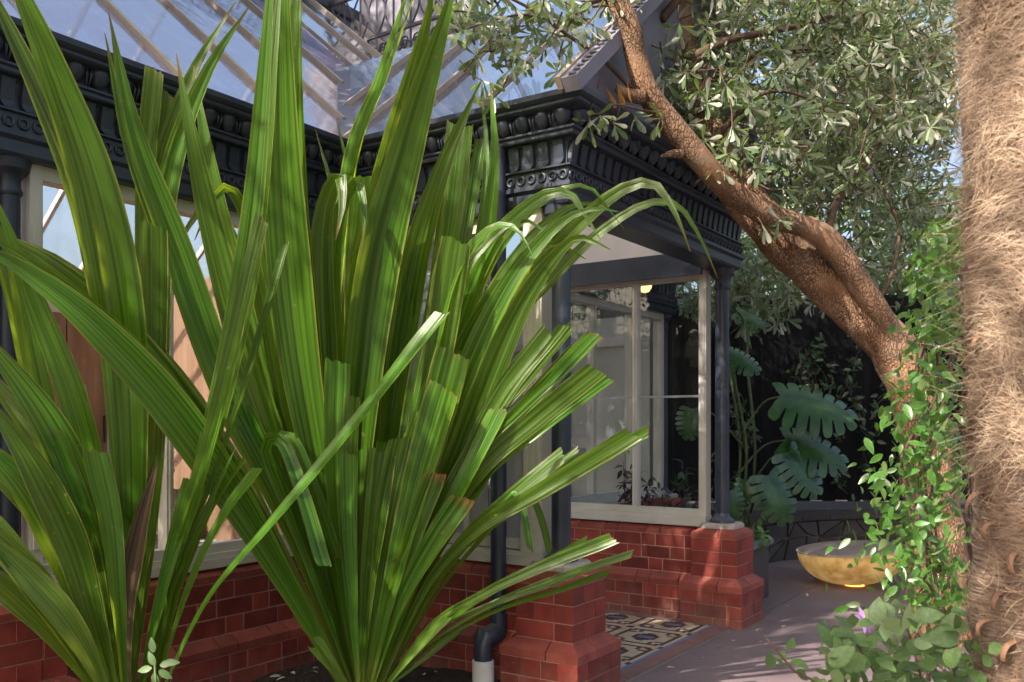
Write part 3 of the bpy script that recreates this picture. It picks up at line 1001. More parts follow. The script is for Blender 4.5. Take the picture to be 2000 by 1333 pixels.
# porch roof
pr_ = empty('porch_roof', (1.1, .5, 3)); pr_.parent = CON; pr_.location = pr_.location - CON.location
UR = 1.115
ZP = lambda u: ZG + TP * (u + .27)
vs_ = [-.20, .30, .85, 1.25]
for sgn in (1, -1):
    X = (lambda u: u) if sgn == 1 else (lambda u: 2.23 - u)
    for i in range(3):
        v0, v1 = vs_[i] + .02, vs_[i + 1] - .02
        if i < 2: poly = [(X(-.27), v0, ZG), (X(UR), v0, ZP(UR)), (X(UR), v1, ZP(UR)), (X(-.27), v1, ZG)]
        else: poly = [(X(-.27), v0, ZG), (X(UR), v0, ZP(UR)), (X(UR), VG + 1.36, ZP(UR)), (X(-.27), VG, ZG)]
        pane(poly if sgn == -1 else poly[::-1], pr_, 'porch_glass')
    for v in vs_[1:] + [1.75]:
        lo = -.27 if v <= 1.26 else v - VG - .27
        up = Vector((-TP * sgn, 0, 1)).normalized()
        a = Vector((X(lo), v, ZP(lo))) + up * .03; b_ = Vector((X(UR), v, ZP(UR))) + up * .03
        MB().bar(a - up * .014, b_ - up * .014, .024, .030, up).build('glazing_bar', 'bar_paint', pr_)
    # barge: moulded verge with a beaded band
    up = Vector((-TP * sgn, 0, 1)).normalized()
    a = Vector((X(-.30), -.245, ZP(-.30))) + up * .03; b_ = Vector((X(UR), -.245, ZP(UR))) + up * .03
    MB().bar(a, b_, .085, .07, up).build('barge_board', 'house_grey', pr_)
    MB().bar(a + Vector((0, .062, 0)) + up * .015, b_ + Vector((0, .062, 0)) + up * .015, .03, .06, up).build('barge_cap', 'bar_paint', pr_)
    bd = MB()
    for k in range(36):
        t = (k + .5) / 36
        c = a.lerp(b_, t) + Vector((0, -.012, 0)) + up * .037
        bd.lathe([(.004, .012), (.016, .006), (.022, -.006)][::-1], c, 8)
    bd.build('bead_moulding', 'house_grey', pr_, smooth='all', kind='stuff')
mb = MB(); mb.add([(-.25, -.20, ZG), (2.48, -.20, ZG), (1.115, -.20, ZP(UR)), (-.25, -.17, ZG), (2.48, -.17, ZG), (1.115, -.17, ZP(UR))], [(0, 1, 2), (5, 4, 3), (0, 3, 4, 1), (1, 4, 5, 2), (2, 5, 3, 0)])
mb.build('gable_panel', 'house_grey', pr_)
# ---- downpipe
dp = MB(); dp.tube([(-.13, .30, 2.90), (-.13, .30, .36)], .041, 20); dpo = dp.build('downpipe', 'dark_paint', CON, smooth=True)
el = MB(); el.tube([(-.13, .30, .42), (-.13, .30, .345), (-.136, .301, .325), (-.243, .309, .305), (-.25, .31, .285), (-.25, .31, .19)], [.046, .046, .056, .056, .047, .046], 20)
el.build('elbow', 'dark_paint', dpo, smooth=True)
el = MB(); el.lathe([(.050, -.1), (.050, .085), (.056, .087), (.056, .20), (.048, .202), (.047, .15)], (-.25, .31, 0), 24); el.build('pvc_pipe', 'pvc', dpo, smooth=True)

# ------------------------------------------------------------------ house behind with iron lace
HS = empty('upper_house', (4.2, 5, 0), 'grey upper storey with cast iron lace verandah behind the glass roof', 'house')
mb = MB(); mb.box((2.9, 3.0, 2.9), (3.0, 4.45, 4.89)); mb.build('wall', 'house_grey', HS)
mb = MB(); mb.box((2.78, 2.9, 4.80), (2.9, 4.5, 4.96)); mb.build('fascia', 'house_grey', HS)
mb = MB(); mb.box((2.9, 3.0, 4.90), (3.3, 4.5, 4.95)); mb.build('verandah_floor', 'house_grey', HS)
mb = MB(); mb.box((3.3, 3.0, 4.0), (3.4, 4.5, 6.6)); mb.build('back_wall', 'house_grey', HS)
for (o0, dv) in (((2.82, 2.95, 4.96), Vector((0, 1, 0))), ((-2.2, 4.58, 5.86), Vector((1, 0, 0)))):
    L = 1.55 if dv.y else 4.95
    o0 = Vector(o0)
    lp = MB(); lp.bar(o0 + Vector((0, 0, .02)), o0 + dv * L + Vector((0, 0, .02)), .035, .035); lp.bar(o0 + Vector((0, 0, .32)), o0 + dv * L + Vector((0, 0, .32)), .03, .03)
    lp.bar(o0 + Vector((0, 0, .80)), o0 + dv * L + Vector((0, 0, .80)), .04, .04)
    lo = lp.build('lace_panel', 'dark_iron', HS)
    n = int(L / .22)
    for k in range(n):
        c = o0 + dv * (L * (k + .5) / n)
        sc_ = MB()
        for sg_ in (-1, 1):
            pts = []
            for q in range(15):
                t = q / 14
                a = t * 3.4 * math.pi
                r = .072 * (1 - t * .8)
                pts.append(c + dv * sg_ * (.05 + r * math.cos(a) * .75 - .02) + Vector((0, 0, .17 + r * math.sin(a))))
            sc_.tube(pts, .010, 5)
            pts = [c + dv * sg_ * (.10 - .10 * math.sin(q / 8 * math.pi)) + Vector((0, 0, .33 + .46 * q / 8)) for q in range(9)]
            sc_.tube(pts, .010, 5)
        sc_.bar(c + dv * L / n / 2 + Vector((0, 0, .0)), c + dv * L / n / 2 + Vector((0, 0, .86)), .02, .02, (1, 1, 0))
        sc_.build('scroll', 'dark_iron', lo)

# ------------------------------------------------------------------ porch floor
PF = empty('porch_floor', (1.1, .6, 0), kind='structure')
mb = MB(); mb.box((-.02, -.155, -.2), (2.3, 1.46, .006)); mb.build('screed', 'grout', PF)
mb = MB()
for i in range(12):
    x0 = .16 + i * .155; mb.box((x0, -.15, .006), (x0 + .153, -.045, .016))
mb.build('border_tiles', 'terracotta', PF, kind='stuff')
mb = MB(); mb.box((1.955, -.04, .006), (2.09, 1.4, .014)); mb.box((.10, -.04, .006), (.245, 1.4, .014)); mb.build('side_border', 'terracotta', PF)
mb = MB()
for i in range(9): mb.box((.247 + i * .19, -.0425, .006), (.247 + i * .19 + .1885, -.019, .0158))
mb.build('blue_border', 'tile_blue', PF, kind='stuff')
cell = .44 / 16
tl = {'tile_cream': MB(), 'tile_brown': MB(), 'tile_blue': MB()}


def tilecol(i, j):
    a, b_ = i % 16, j % 16
    cx, cy = abs(a - 7.5), abs(b_ - 7.5)
    if cx + cy < 2 or (cx < 1 and cy < 2): return 'tile_blue'
    if cx + cy < 4.2 and cx < 3.6 and cy < 2.8: return 'tile_brown'
    # interlaced squares around the corners of each unit
    ea, eb = min(a, 15 - a), min(b_, 15 - b_)
    if ea <= 2 and eb <= 2:
        return 'tile_brown' if (ea == 2 or eb == 2) and not (ea == 0 or eb == 0) or (ea == 0 and eb == 0) else 'tile_cream'
    if ea == 1 and eb >= 4: return 'tile_brown'
    if eb == 1 and ea >= 4: return 'tile_brown'
    if (ea == 3 and eb in (1, 4)) or (eb == 3 and ea in (1, 4)): return 'tile_brown'
    if (ea == 4 and eb in (1, 2)) or (eb == 4 and ea in (1, 2)): return 'tile_brown'
    return 'tile_cream'


nu, nv = int(1.705 / cell), int(1.40 / cell)
for i in range(nu):
    for j in range(nv):
        x0 = .249 + i * cell; y0 = -.016 + j * cell
        z = .0155
        tl[tilecol(i - 2, j)].add([(x0, y0, z), (x0 + cell - .001, y0, z), (x0 + cell - .001, y0 + cell - .001, z), (x0, y0 + cell - .001, z)], [(0, 1, 2, 3)])
for k, mb in tl.items():
    mb.build('tiles', k, PF, kind='stuff')
dm = empty('doormat', (1.25, 1.0, .016), 'dark ribbed doormat on the patterned porch tiles', 'doormat')
mb = MB(); mb.box((.85, .72, .017), (1.65, 1.22, .024)); mb.build('backing', 'mat_grey', dm)
for k in range(20):
    r_ = MB(); r_.box((.86 + k * .0395, .73, .0245), (.86 + k * .0395 + .025, 1.21, .036)); r_.build('rib', 'mat_grey', dm)

# ------------------------------------------------------------------ room seen through the windows
mb = MB(); mb.box((-6, 1.58, .0), (4.4, 8, .18)); tag(mb.build('room_floor', 'wood_floor'), kind='structure')
mb = MB(); mb.box((-6, 7.9, .18), (4.4, 8.05, 2.97)); tag(mb.build('room_wall_back', 'wall_white'), kind='structure')
mb = MB(); mb.box((-6.1, 1.6, .0), (-6, 8, 2.97)); tag(mb.build('room_wall_side', 'wall_white'), kind='structure')
mb = MB(); mb.box((4.40, 1.6, -.1), (4.58, 7.9, 2.499))
RE = tag(mb.build('room_wall_east', 'wall_white'), kind='structure')
for y in (1.75, 2.75):
    f = MB()
    for (y0, y1, z0, z1) in ((y, y + .09, .19, 2.3), (y + .75, y + .84, .19, 2.3), (y + .0905, y + .7495, 2.2, 2.3), (y + .0905, y + .7495, .19, .4), (y + .0905, y + .7495, 1.15, 1.25)):
        f.box((4.36, y0, z0), (4.3995, y1, z1))
    f.build('panel_frame', 'lining', RE)
mb = MB(); mb.box((2.2, 3.6, .181), (4.39, 3.68, 2.95)); tag(mb.build('room_wall_partition', 'wall_white'), kind='structure')
mb = MB(); mb.box((2.2, 3.68, .181), (2.28, 7.4, 2.95)); tag(mb.build('room_wall_divider', 'cabinet_wood'), kind='structure')
cb_ = empty('tall_cabinet', (1.2, 7.7, .18), 'tall timber cabinet against the back wall of the glazed room', 'cabinet')
mb = MB(); mb.box((.2, 7.5, .181), (2.2, 7.89, 2.65)); mb.build('carcass', 'cabinet_wood', cb_)
for k in range(4):
    mb = MB(); mb.box((.21 + k * .5, 7.475, .26), (.21 + k * .5 + .485, 7.499, 2.6)); d_ = mb.build('door', 'cabinet_wood', cb_)
    mb = MB(); mb.box((.21 + k * .5 + .43, 7.45, 1.2), (.21 + k * .5 + .445, 7.4745, 1.5)); mb.build('handle', 'black_metal', d_)
tb = empty('dining_table', (.6, 6.2, .18), 'long pale table inside the room behind the left windows', 'table')
mb = MB(); mb.box((-.6, 5.8, .90), (1.9, 6.6, .94)); mb.build('tabletop', 'table_top', tb)
for x in (-.5, 1.8):
    for y in (5.88, 6.52):
        mb = MB(); mb.box((x - .03, y - .03, .181), (x + .03, y + .03, .9)); mb.build('leg', 'black_metal', tb)


def chair(x, y, rot, label):
    c = empty('dining_chair', (x, y, .18), label, 'chair', 'chairs at the long table')
    ca, sa = math.cos(rot), math.sin(rot)

    def tb_(name, mb, mat):
        mb.v = [(x + ca * a - sa * b, y + sa * a + ca * b, .181 + z) for a, b, z in mb.v]
        mb.build(name, mat, c)
    m_ = MB(); m_.box((-.23, -.23, .42), (.23, .23, .48)); tb_('seat', m_, 'fabric_beige')
    m_ = MB(); m_.box((-.22, .19, .5), (.22, .23, .85)); tb_('backrest', m_, 'fabric_beige')
    for a in (-.19, .19):
        for b in (-.19, .19):
            m_ = MB(); m_.tube([(a * 1.1, b * 1.1, 0), (a, b, .42)], [.012, .018], 8); tb_('leg', m_, 'black_metal')


chair(.1, 5.5, math.pi, 'beige upholstered chair on the near side of the long table, towards the left wall')
chair(1.2, 5.5, math.pi, 'beige upholstered chair on the near side of the long table, nearest the tall cabinet')
mb = MB(); mb.box((-1.0, 4.6, .1805), (2.6, 7.0, .19)); tag(mb.build('rug', 'rug'), 'striped dark and cream rug under the long table', 'rug')

# ------------------------------------------------------------------ raised bed, stone wall, fence, bowl
RB = empty('raised_bed', (2.9, .6, 0), 'dark grey raised garden bed with slab top beside the far brick pier', 'planter')
mb = MB(); mb.box((2.46, .02, -.02), (3.30, .12, .43)); mb.box((3.20, .12, -.02), (3.30, 2.6, .43)); mb.build('side', 'bed_grey', RB)
mb = MB(); mb.box((2.45, -.01, .431), (3.34, .15, .468)); mb.box((3.17, .151, .431), (3.34, 2.6, .468)); mb.build('coping', 'slab_grey', RB)
mb = MB(); mb.box((2.36, .125, -.02), (3.195, 1.39, .40)); mb.box((3.0, 1.395, 0), (3.195, 1.40, .4)); mb.build('soil', 'soil', RB)
arc = [(1400, 1122), (1450, 1110), (1520, 1096), (1620, 1088), (1720, 1085), (1820, 1092), (1920, 1112)]
arcp = [P(x, y, 1.39 * FPX / (y - HY)) for x, y in arc]
SWL = catmull([(p.x, p.y, 0) for p in arcp], 61)
SW = empty('stone_wall', (arcp[3].x, arcp[3].y, 0), 'low curved retaining wall faced with dark crazy paved stone', 'wall')


def arcpt(s, z, off=0):
    f_ = max(0, min(59.999, s * 60)); i = int(f_); t = f_ - i
    a, b_ = Vector(SWL[i]), Vector(SWL[i + 1])
    p = a.lerp(b_, t); d = (b_ - a).normalized(); n = Vector((d.y, -d.x, 0))
    return Vector((p.x, p.y, z)) + n * off


mb = MB()
for i in range(61):
    s = i / 60
    mb.v += [tuple(arcpt(s, -.05, 0)), tuple(arcpt(s, .40, 0)), tuple(arcpt(s, .40, -.4)), tuple(arcpt(s, -.05, -.4))]
mb.f = [(i * 4 + j, i * 4 + (j + 1) % 4, i * 4 + 4 + (j + 1) % 4, i * 4 + 4 + j) for i in range(60) for j in range(4)]
mb.build('core', 'stone_joint', SW)
rs = random.Random(3)
NC = 15
gridv = {}
for i in range(NC + 1):
    for j in range(3):
        gridv[i, j] = ((i + (rs.uniform(-.38, .38) if 0 < i < NC else 0)) / NC, (-.03, .19 + rs.uniform(-.09, .09), .395)[j])
for i in range(NC):
    for j in range(2):
        q = [gridv[i, j], gridv[i + 1, j], gridv[i + 1, j + 1], gridv[i, j + 1]]
        if rs.random() < .35:
            quads = [[q[0], q[1], q[2]], [q[0], q[2], q[3]]]
        else:
            quads = [q]
        for qq in quads:
            cs = sum(a for a, b in qq) / len(qq); cz = sum(b for a, b in qq) / len(qq)
            k = .88
            vs = []
            for off in (.0, .022):
                kk = k if off == 0 else k * .95
                vs += [arcpt(cs + (a - cs) * kk, cz + (b - cz) * kk, off + (rs.uniform(0, .004) if off else 0)) for a, b in qq]
            n = len(qq)
            MB().add(vs, [tuple(range(n, 2 * n))] + [(m_, (m_ + 1) % n, n + (m_ + 1) % n, n + m_) for m_ in range(n)]).build('stone', 'dark_stone', SW)
for i in range(10):
    vs = []
    for s in (i / 10 + .001, (i + 1) / 10 - .001):
        for off, z in ((.05, .401), (.05, .45), (-.42, .45), (-.42, .401)):
            vs.append(arcpt(s, z, off))
    MB().add(vs, [(0, 1, 5, 4), (1, 2, 6, 5), (2, 3, 7, 6), (3, 0, 4, 7), (0, 3, 2, 1), (4, 5, 6, 7)]).build('coping', 'dark_stone', SW)
mb = MB()
for i in range(61):
    s = i / 60
    mb.v += [tuple(arcpt(s, .40, -.38)), tuple(arcpt(s, .40, -2.2))]
mb.f = [(i * 2, i * 2 + 1, i * 2 + 3, i * 2 + 2) for i in range(60)]
tag(mb.build('terrace_soil', 'soil'), kind='structure')
FE = empty('timber_fence', (P(1600, 831, 11).x, P(1600, 831, 11).y, .45), 'tall black vertical board fence behind the monstera', 'fence')
fa, fb = P(1240, 831, 10.9), P(2700, 831, 11.06)
fd = (fb - fa); FL = fd.length; fd.normalize(); fang = math.atan2(fd.y, fd.x)
bme = MB().box((0, -.01, .49), (.147, .012, 2.95)).mesh('board', 'fence_black')
for k in range(int(FL / .15)):
    p = fa + fd * k * .15
    o = link('board', bme, FE, (p.x, p.y, random.uniform(-.012, .012))); o.rotation_euler = (0, 0, fang)
    o.location.z -= 0
mb = MB()
for z in (.9, 1.8, 2.6):
    mb.bar(fa + Vector((fd.y, -fd.x, 0)) * -.06 + Vector((0, 0, z - fa.z)), fb + Vector((fd.y, -fd.x, 0)) * -.06 + Vector((0, 0, z - fb.z)), .04, .09)
mb.build('rail', 'fence_black', FE)
# fire bowl
bc = P(1668, 1140, 7.95); bc.z = 0
FB = empty('bowl_table', (bc.x, bc.y, 0), 'glowing amber bowl shaped low table with a grey top on the paving', 'table')
FB.rotation_euler = (0, 0, 0)
prf = []
for i in range(17):
    t = i / 16
    a = t * math.pi / 2
    prf.append((.10 + (.455 - .10) * math.sin(a) ** .9, .015 + .285 * (1 - math.cos(a)) ** .95))
tilt = Matrix.Rotation(R(4), 4, Vector((.559, -.829, 0)).cross(Vector((0, 0, 1))))


def tilted(mb):
    mb.v = [tuple(tilt @ Vector(v) + Vector((bc.x, bc.y, .012))) for v in mb.v]
    return mb


tilted(MB().lathe([(.08, .0), (.10, .008)] + prf, (0, 0, 0), 56, cap=True)).build('bowl', 'bowl_gold', FB, smooth=True)
tilted(MB().lathe([(.452, .3005), (.462, .301), (.463, .309), (.452, .312), (.446, .311)], (0, 0, 0), 56)).build('rim', 'bowl_rim', FB, smooth=True)
tilted(MB().lathe([(.444, .3115), (.444, .316), (.435, .3175)], (0, 0, 0), 56)).build('top', 'bowl_top', FB, smooth=True)
mb = MB()
mb.lathe([(.066, .002), (.082, .002), (.082, .008), (.066, .008), (.066, .002)], (bc.x, bc.y, 0), 40, cap=False)
mb.build('glow_ring', 'amber_light', FB)
# glowing globe stands in for a lamp's reflection in the porch glass
lp = P(1258, 558, 8.6)
LN = empty('lamp_reflection', lp, 'small glowing globe beyond the porch window standing in for a lamp reflection', 'lamp')
MB().lathe([(.0, -.07), (.045, -.06), (.07, -.02), (.072, .01), (.055, .05), (.03, .068)], lp, 20).build('globe', 'reflected_glow', LN, smooth='all')
MB().tube([lp + Vector((0, 0, .068)), lp + Vector((0, 0, .4)), Vector((lp.x, 1.38, lp.z + .42))], .006, 6).build('hanger', 'black_metal', LN)


# ------------------------------------------------------------------ strap leaf plants
def strap(ctrl, wpx, parent, tip='point', roll=0, fold=.34, mat='strap', twist=0, basew=.42, peak=.5, seed=0, n=40):
    """one long leaf: ctrl (px, py, metres) from base to tip, wpx its width in photo pixels"""
    rs = random.Random(seed)
    pts = catmull([P(*c) for c in ctrl], n)
    ds = np.interp(np.linspace(0, 1, n), np.linspace(0, 1, len(ctrl)), [c[2] for c in ctrl])
    wmax = .76 * wpx * float(np.mean(ds)) / FPX / max(.35, math.cos(R(roll)))
    mb = MB(); mb.uv = []
    xs = [-1 + k / 6 for k in range(13)]
    npl = rs.choice((3.5, 4.5, 5.5)); pla = rs.uniform(.03, .07)
    ph = rs.uniform(0, 6)
    fold *= rs.uniform(.6, 1.3)
    for i in range(n):
        t = i / (n - 1)
        p = Vector(pts[i]); T = Vector(pts[min(i + 1, n - 1)] - pts[max(i - 1, 0)]).normalized()
        vw = (CAMP - p).normalized()
        S = T.cross(vw).normalized(); N = S.cross(T).normalized()
        a = R(roll + twist * (t - .5) * 2)
        S2 = S * math.cos(a) + N * math.sin(a); N2 = N * math.cos(a) - S * math.sin(a)
        if t < peak:
            q = t / peak; k = basew + (1 - basew) * (.35 * q + .65 * q * q * (3 - 2 * q))
        else:
            q = (t - peak) / (1 - peak)
            k = 1 - q ** 1.8 if tip == 'point' else 1 - .06 * q
            if tip == 'point': k = max(k, .03)
        hw = wmax / 2 * k
        fl = fold * (1.5 - t)
        for x in xs:
            rip = (.07 * math.sin(t * 15 + ph + x * 2.0) + .05 * math.sin(t * 31 + ph * 2 - x * 3)) * abs(x) * hw
            q = p + S2 * hw * x + N2 * ((abs(x) ** 1.3) * fl * hw + rip - .07 * hw * (abs(x) < .1) + pla * hw * math.cos(x * math.pi * npl) * min(1, t * 4))
            if tip == 'cut' and i == n - 1:
                q = q + T * (rs.uniform(-.007, .006) - .014 * x * (1 if ph > 3 else -1))
            mb.v.append(tuple(q)); mb.uv.append(((x + 1) / 2, t))
    k = len(xs)
    mb.f = [(i * k + j, i * k + j + 1, (i + 1) * k + j + 1, (i + 1) * k + j) for i in range(n - 1) for j in range(k - 1)]
    return mb.build('leaf', mat, parent, smooth='all')


rb = P(700, 1390, 4.25); rb.z = .05
PR = empty('strap_leaf_plant', rb, 'large strap leaved clump with many trimmed square leaf ends, right of the other clump', 'plant', 'strap leaved clumps in the garden bed')
lb = P(240, 1400, 3.55); lb.z = .05
PL = empty('strap_leaf_plant', lb, 'strap leaved clump at the left edge of the view, in front of the windows', 'plant', 'strap leaved clumps in the garden bed')
B = 4.25


def rbase(x, y=1350): return (x, y, B)


# (control points, width, tip, roll, material)
RL = [
    # back layer first
    ([(705, 1340, 4.35), (820, 900, 4.45), (930, 560, 4.4), (965, 330, 4.3), (957, 150, 4.25)], 50, 'point', 10, 'strap_brown'),
    ([(700, 1340, 4.35), (640, 1000, 4.5), (680, 600, 4.5), (690, 400, 4.5), (655, 222, 4.5)], 34, 'point', 0, 'strap_brown'),
    ([(715, 1340, 4.3), (800, 900, 4.4), (870, 520, 4.35), (905, 250, 4.3)], 56, 'cut', 15, 'strap'),
    ([(715, 1340, 4.3), (760, 850, 4.25), (805, 540, 4.15), (860, 340, 4.05), (938, 160, 4.0)], 78, 'point', 5, 'strap'),
    ([(690, 1340, 4.3), (640, 900, 4.3), (680, 360, 4.2), (745, 150, 4.1), (795, -10, 4.0), (815, -80, 4.0)], 34, 'point', 62, 'strap'),
    ([(700, 1340, 4.2), (690, 980, 4.05), (730, 560, 3.85), (800, 270, 3.7), (870, 30, 3.6), (892, -60, 3.55)], 112, 'point', -6, 'strap'),
    ([(690, 1340, 4.2), (640, 1020, 4.0), (585, 700, 3.8), (552, 350, 3.6), (548, 60, 3.45), (560, -140, 3.4)], 112, 'point', 4, 'strap'),
    ([(700, 1340, 4.2), (705, 900, 4.1), (700, 600, 4.0), (718, 343, 3.9)], 80, 'cut', 12, 'strap'),
    ([(695, 1340, 4.2), (650, 950, 4.0), (628, 600, 3.85), (632, 420, 3.75), (662, 343, 3.65), (668, 400, 3.58), (655, 470, 3.55)], 74, 'point', 4, 'strap_brown'),
    # arching leaves on the right
    ([(725, 1340, 4.2), (800, 1000, 4.1), (890, 650, 4.0), (960, 480, 3.9), (1050, 390, 3.8), (1110, 378, 3.75), (1145, 425, 3.72), (1172, 468, 3.7)], 56, 'point', 18, 'strap'),
    ([(735, 1340, 4.3), (850, 980, 4.3), (970, 650, 4.2), (1060, 520, 4.1), (1140, 430, 4.0), (1220, 368, 3.9), (1280, 362, 3.85), (1322, 425, 3.8), (1348, 492, 3.8)], 52, 'point', 22, 'strap_brown'),
    ([(725, 1340, 4.2), (810, 1020, 4.05), (900, 760, 3.95), (975, 590, 3.85), (1045, 485, 3.8), (1110, 425, 3.75), (1165, 408, 3.7), (1207, 414, 3.7)], 62, 'point', 10, 'strap'),
    ([(735, 1340, 4.1), (840, 1030, 4.0), (930, 800, 3.9), (1010, 610, 3.8), (1080, 505, 3.75), (1130, 464, 3.7), (1192, 488, 3.65)], 72, 'point', -12, 'strap'),
    ([(725, 1340, 4.05), (800, 900, 3.9), (870, 580, 3.8), (925, 480, 3.75), (975, 440, 3.7), (1012, 452, 3.65), (1042, 505, 3.6)], 40, 'point', 40, 'strap'),
    ([(730, 1340, 4.0), (850, 1050, 3.9), (960, 800, 3.8), (1072, 648, 3.75)], 48, 'cut', 10, 'strap'),
    ([(720, 1340, 4.2), (800, 1000, 4.1), (900, 700, 4.0), (985, 560, 3.95)], 60, 'cut', -20, 'strap'),
    # trimmed right-hand leaves
    ([(735, 1345, 4.1), (850, 1060, 4.0), (950, 880, 3.95), (1060, 760, 3.9), (1162, 652, 3.85)], 40, 'cut', 0, 'strap'),
    ([(735, 1345, 4.05), (830, 1090, 3.95), (930, 925, 3.85), (1050, 815, 3.8), (1165, 722, 3.75)], 56, 'cut', -8, 'strap'),
    ([(740, 1345, 4.0), (830, 1150, 3.9), (930, 1035, 3.8), (1050, 962, 3.72), (1236, 848, 3.65)], 46, 'cut', -5, 'strap'),
    ([(740, 1345, 4.05), (840, 1140, 4.0), (920, 1040, 3.92), (1000, 970, 3.85), (1100, 888, 3.8)], 40, 'cut', 15, 'strap'),
    ([(745, 1348, 4.05), (850, 1150, 4.0), (950, 1020, 3.9), (1000, 962, 3.85), (1020, 1000, 3.82), (1034, 1074, 3.8)], 20, 'cut', 30, 'strap'),
    ([(745, 1350, 4.0), (840, 1225, 3.9), (930, 1168, 3.82), (1050, 1110, 3.75), (1198, 1052, 3.7)], 34, 'cut', 8, 'strap'),
    ([(745, 1350, 4.1), (840, 1240, 4.0), (950, 1160, 3.9), (1050, 1110, 3.85), (1145, 1058, 3.8)], 26, 'cut', -10, 'strap'),
    ([(745, 1352, 3.95), (800, 1285, 3.9), (872, 1205, 3.85)], 24, 'cut', 0, 'strap_yellow'),
    # broad trimmed centre leaves, nearest the lens
    ([(715, 1345, 4.1), (770, 1100, 4.0), (830, 850, 3.9), (892, 470, 3.75)], 80, 'cut', 8, 'strap'),
    ([(720, 1345, 4.0), (780, 1080, 3.9), (835, 880, 3.8), (884, 688, 3.72)], 92, 'cut', -6, 'strap'),
    ([(718, 1345, 3.95), (770, 1120, 3.85), (815, 940, 3.78), (868, 757, 3.7)], 86, 'cut', 14, 'strap'),
    ([(712, 1345, 3.95), (735, 1130, 3.88), (755, 980, 3.8), (783, 855, 3.75)], 62, 'cut', -12, 'strap'),
    ([(705, 1345, 3.95), (718, 1150, 3.88), (735, 1000, 3.8), (748, 882, 3.76)], 66, 'cut', 5, 'strap'),
    ([(700, 1345, 4.0), (672, 1150, 3.95), (655, 930, 3.85), (659, 706, 3.78)], 64, 'cut', -5, 'strap'),
    ([(700, 1345, 3.98), (690, 1150, 3.92), (682, 950, 3.85), (688, 772, 3.8)], 42, 'cut', 18, 'strap'),
    ([(700, 1345, 3.9), (690, 1180, 3.85), (682, 1020, 3.8), (680, 885, 3.75)], 46, 'cut', 0, 'strap'),
    ([(725, 1345, 3.95), (780, 1180, 3.88), (845, 1060, 3.8), (905, 972, 3.75)], 62, 'cut', 10, 'strap_brown'),
    ([(720, 1345, 3.95), (765, 1170, 3.88), (810, 1030, 3.8), (850, 925, 3.75)], 58, 'cut', -8, 'strap_brown'),
    ([(730, 1345, 4.05), (800, 1150, 3.95), (870, 980, 3.88), (945, 850, 3.82)], 52, 'cut', 0, 'strap'),
    ([(735, 1345, 4.0), (815, 1120, 3.9), (900, 950, 3.82), (975, 800, 3.78)], 46, 'cut', 25, 'strap'),
    ([(710, 1345, 4.25), (740, 1000, 4.25), (770, 760, 4.2), (815, 480, 4.15)], 54, 'cut', 0, 'strap'),
    ([(705, 1345, 4.3), (730, 1000, 4.35), (760, 700, 4.3), (800, 440, 4.3)], 80, 'point', 10, 'strap'),
    # leaves leaning left across the windows
    ([(690, 1345, 4.15), (600, 1040, 4.0), (500, 760, 3.85), (420, 470, 3.7), (375, 270, 3.6), (344, 105, 3.55)], 74, 'point', 6, 'strap_brown'),
    ([(685, 1345, 4.15), (580, 1060, 4.0), (450, 780, 3.8), (350, 500, 3.65), (262, 260, 3.5), (212, 25, 3.4)], 82, 'point', -8, 'strap_brown'),
    ([(680, 1350, 4.0), (590, 1190, 3.8), (470, 990, 3.55), (330, 790, 3.3), (170, 620, 3.1), (20, 510, 3.0), (-80, 470, 2.95)], 104, 'point', 10, 'strap'),
    ([(675, 1350, 4.05), (570, 1160, 3.9), (430, 930, 3.7), (260, 690, 3.5), (90, 520, 3.35), (-60, 440, 3.3)], 120, 'point', -14, 'strap'),
    ([(690, 1345, 4.1), (620, 1130, 4.0), (545, 950, 3.9), (468, 795, 3.82)], 56, 'cut', 5, 'strap'),
    ([(690, 1345, 4.0), (620, 1150, 3.9), (555, 980, 3.8), (520, 880, 3.72), (548, 862, 3.66), (585, 950, 3.62), (632, 1105, 3.6)], 36, 'cut', 20, 'strap'),
    ([(688, 1345, 4.2), (610, 1050, 4.1), (555, 800, 4.0), (510, 560, 3.95), (480, 420, 3.9), (442, 366, 3.82), (408, 405, 3.76), (380, 470, 3.72)], 58, 'point', 12, 'strap_brown'),
    ([(695, 1345, 4.1), (650, 1080, 4.0), (600, 880, 3.95), (560, 640, 3.9), (520, 420, 3.9)], 70, 'cut', -10, 'strap'),
    ([(680, 1350, 3.95), (655, 1300, 3.9), (600, 1215, 3.85)], 22, 'cut', 0, 'strap_yellow'),
    ([(690, 1345, 4.2), (640, 1160, 4.15), (590, 1020, 4.1), (520, 900, 4.05)], 50, 'cut', 22, 'strap'),
]
def more_leaves(lst, rs, share, dd):
    """further leaves of the same clump, growing between the ones listed"""
    out = []
    for (c, wd, tp, ro, mt) in lst:
        if rs.random() > share: continue
        dx, dy, k = rs.uniform(-55, 55), rs.uniform(-20, 60), rs.uniform(.05, dd)
        n = len(c)
        out.append(([(x + dx * (i / (n - 1)) ** .8, y + dy * (i / (n - 1)), d + k * (i / (n - 1)) + .04) for i, (x, y, d) in enumerate(c)], wd * rs.uniform(.55, .9),
                    tp if rs.random() < .6 or n > 5 else 'cut', ro + rs.uniform(-30, 30), mt))
    return out


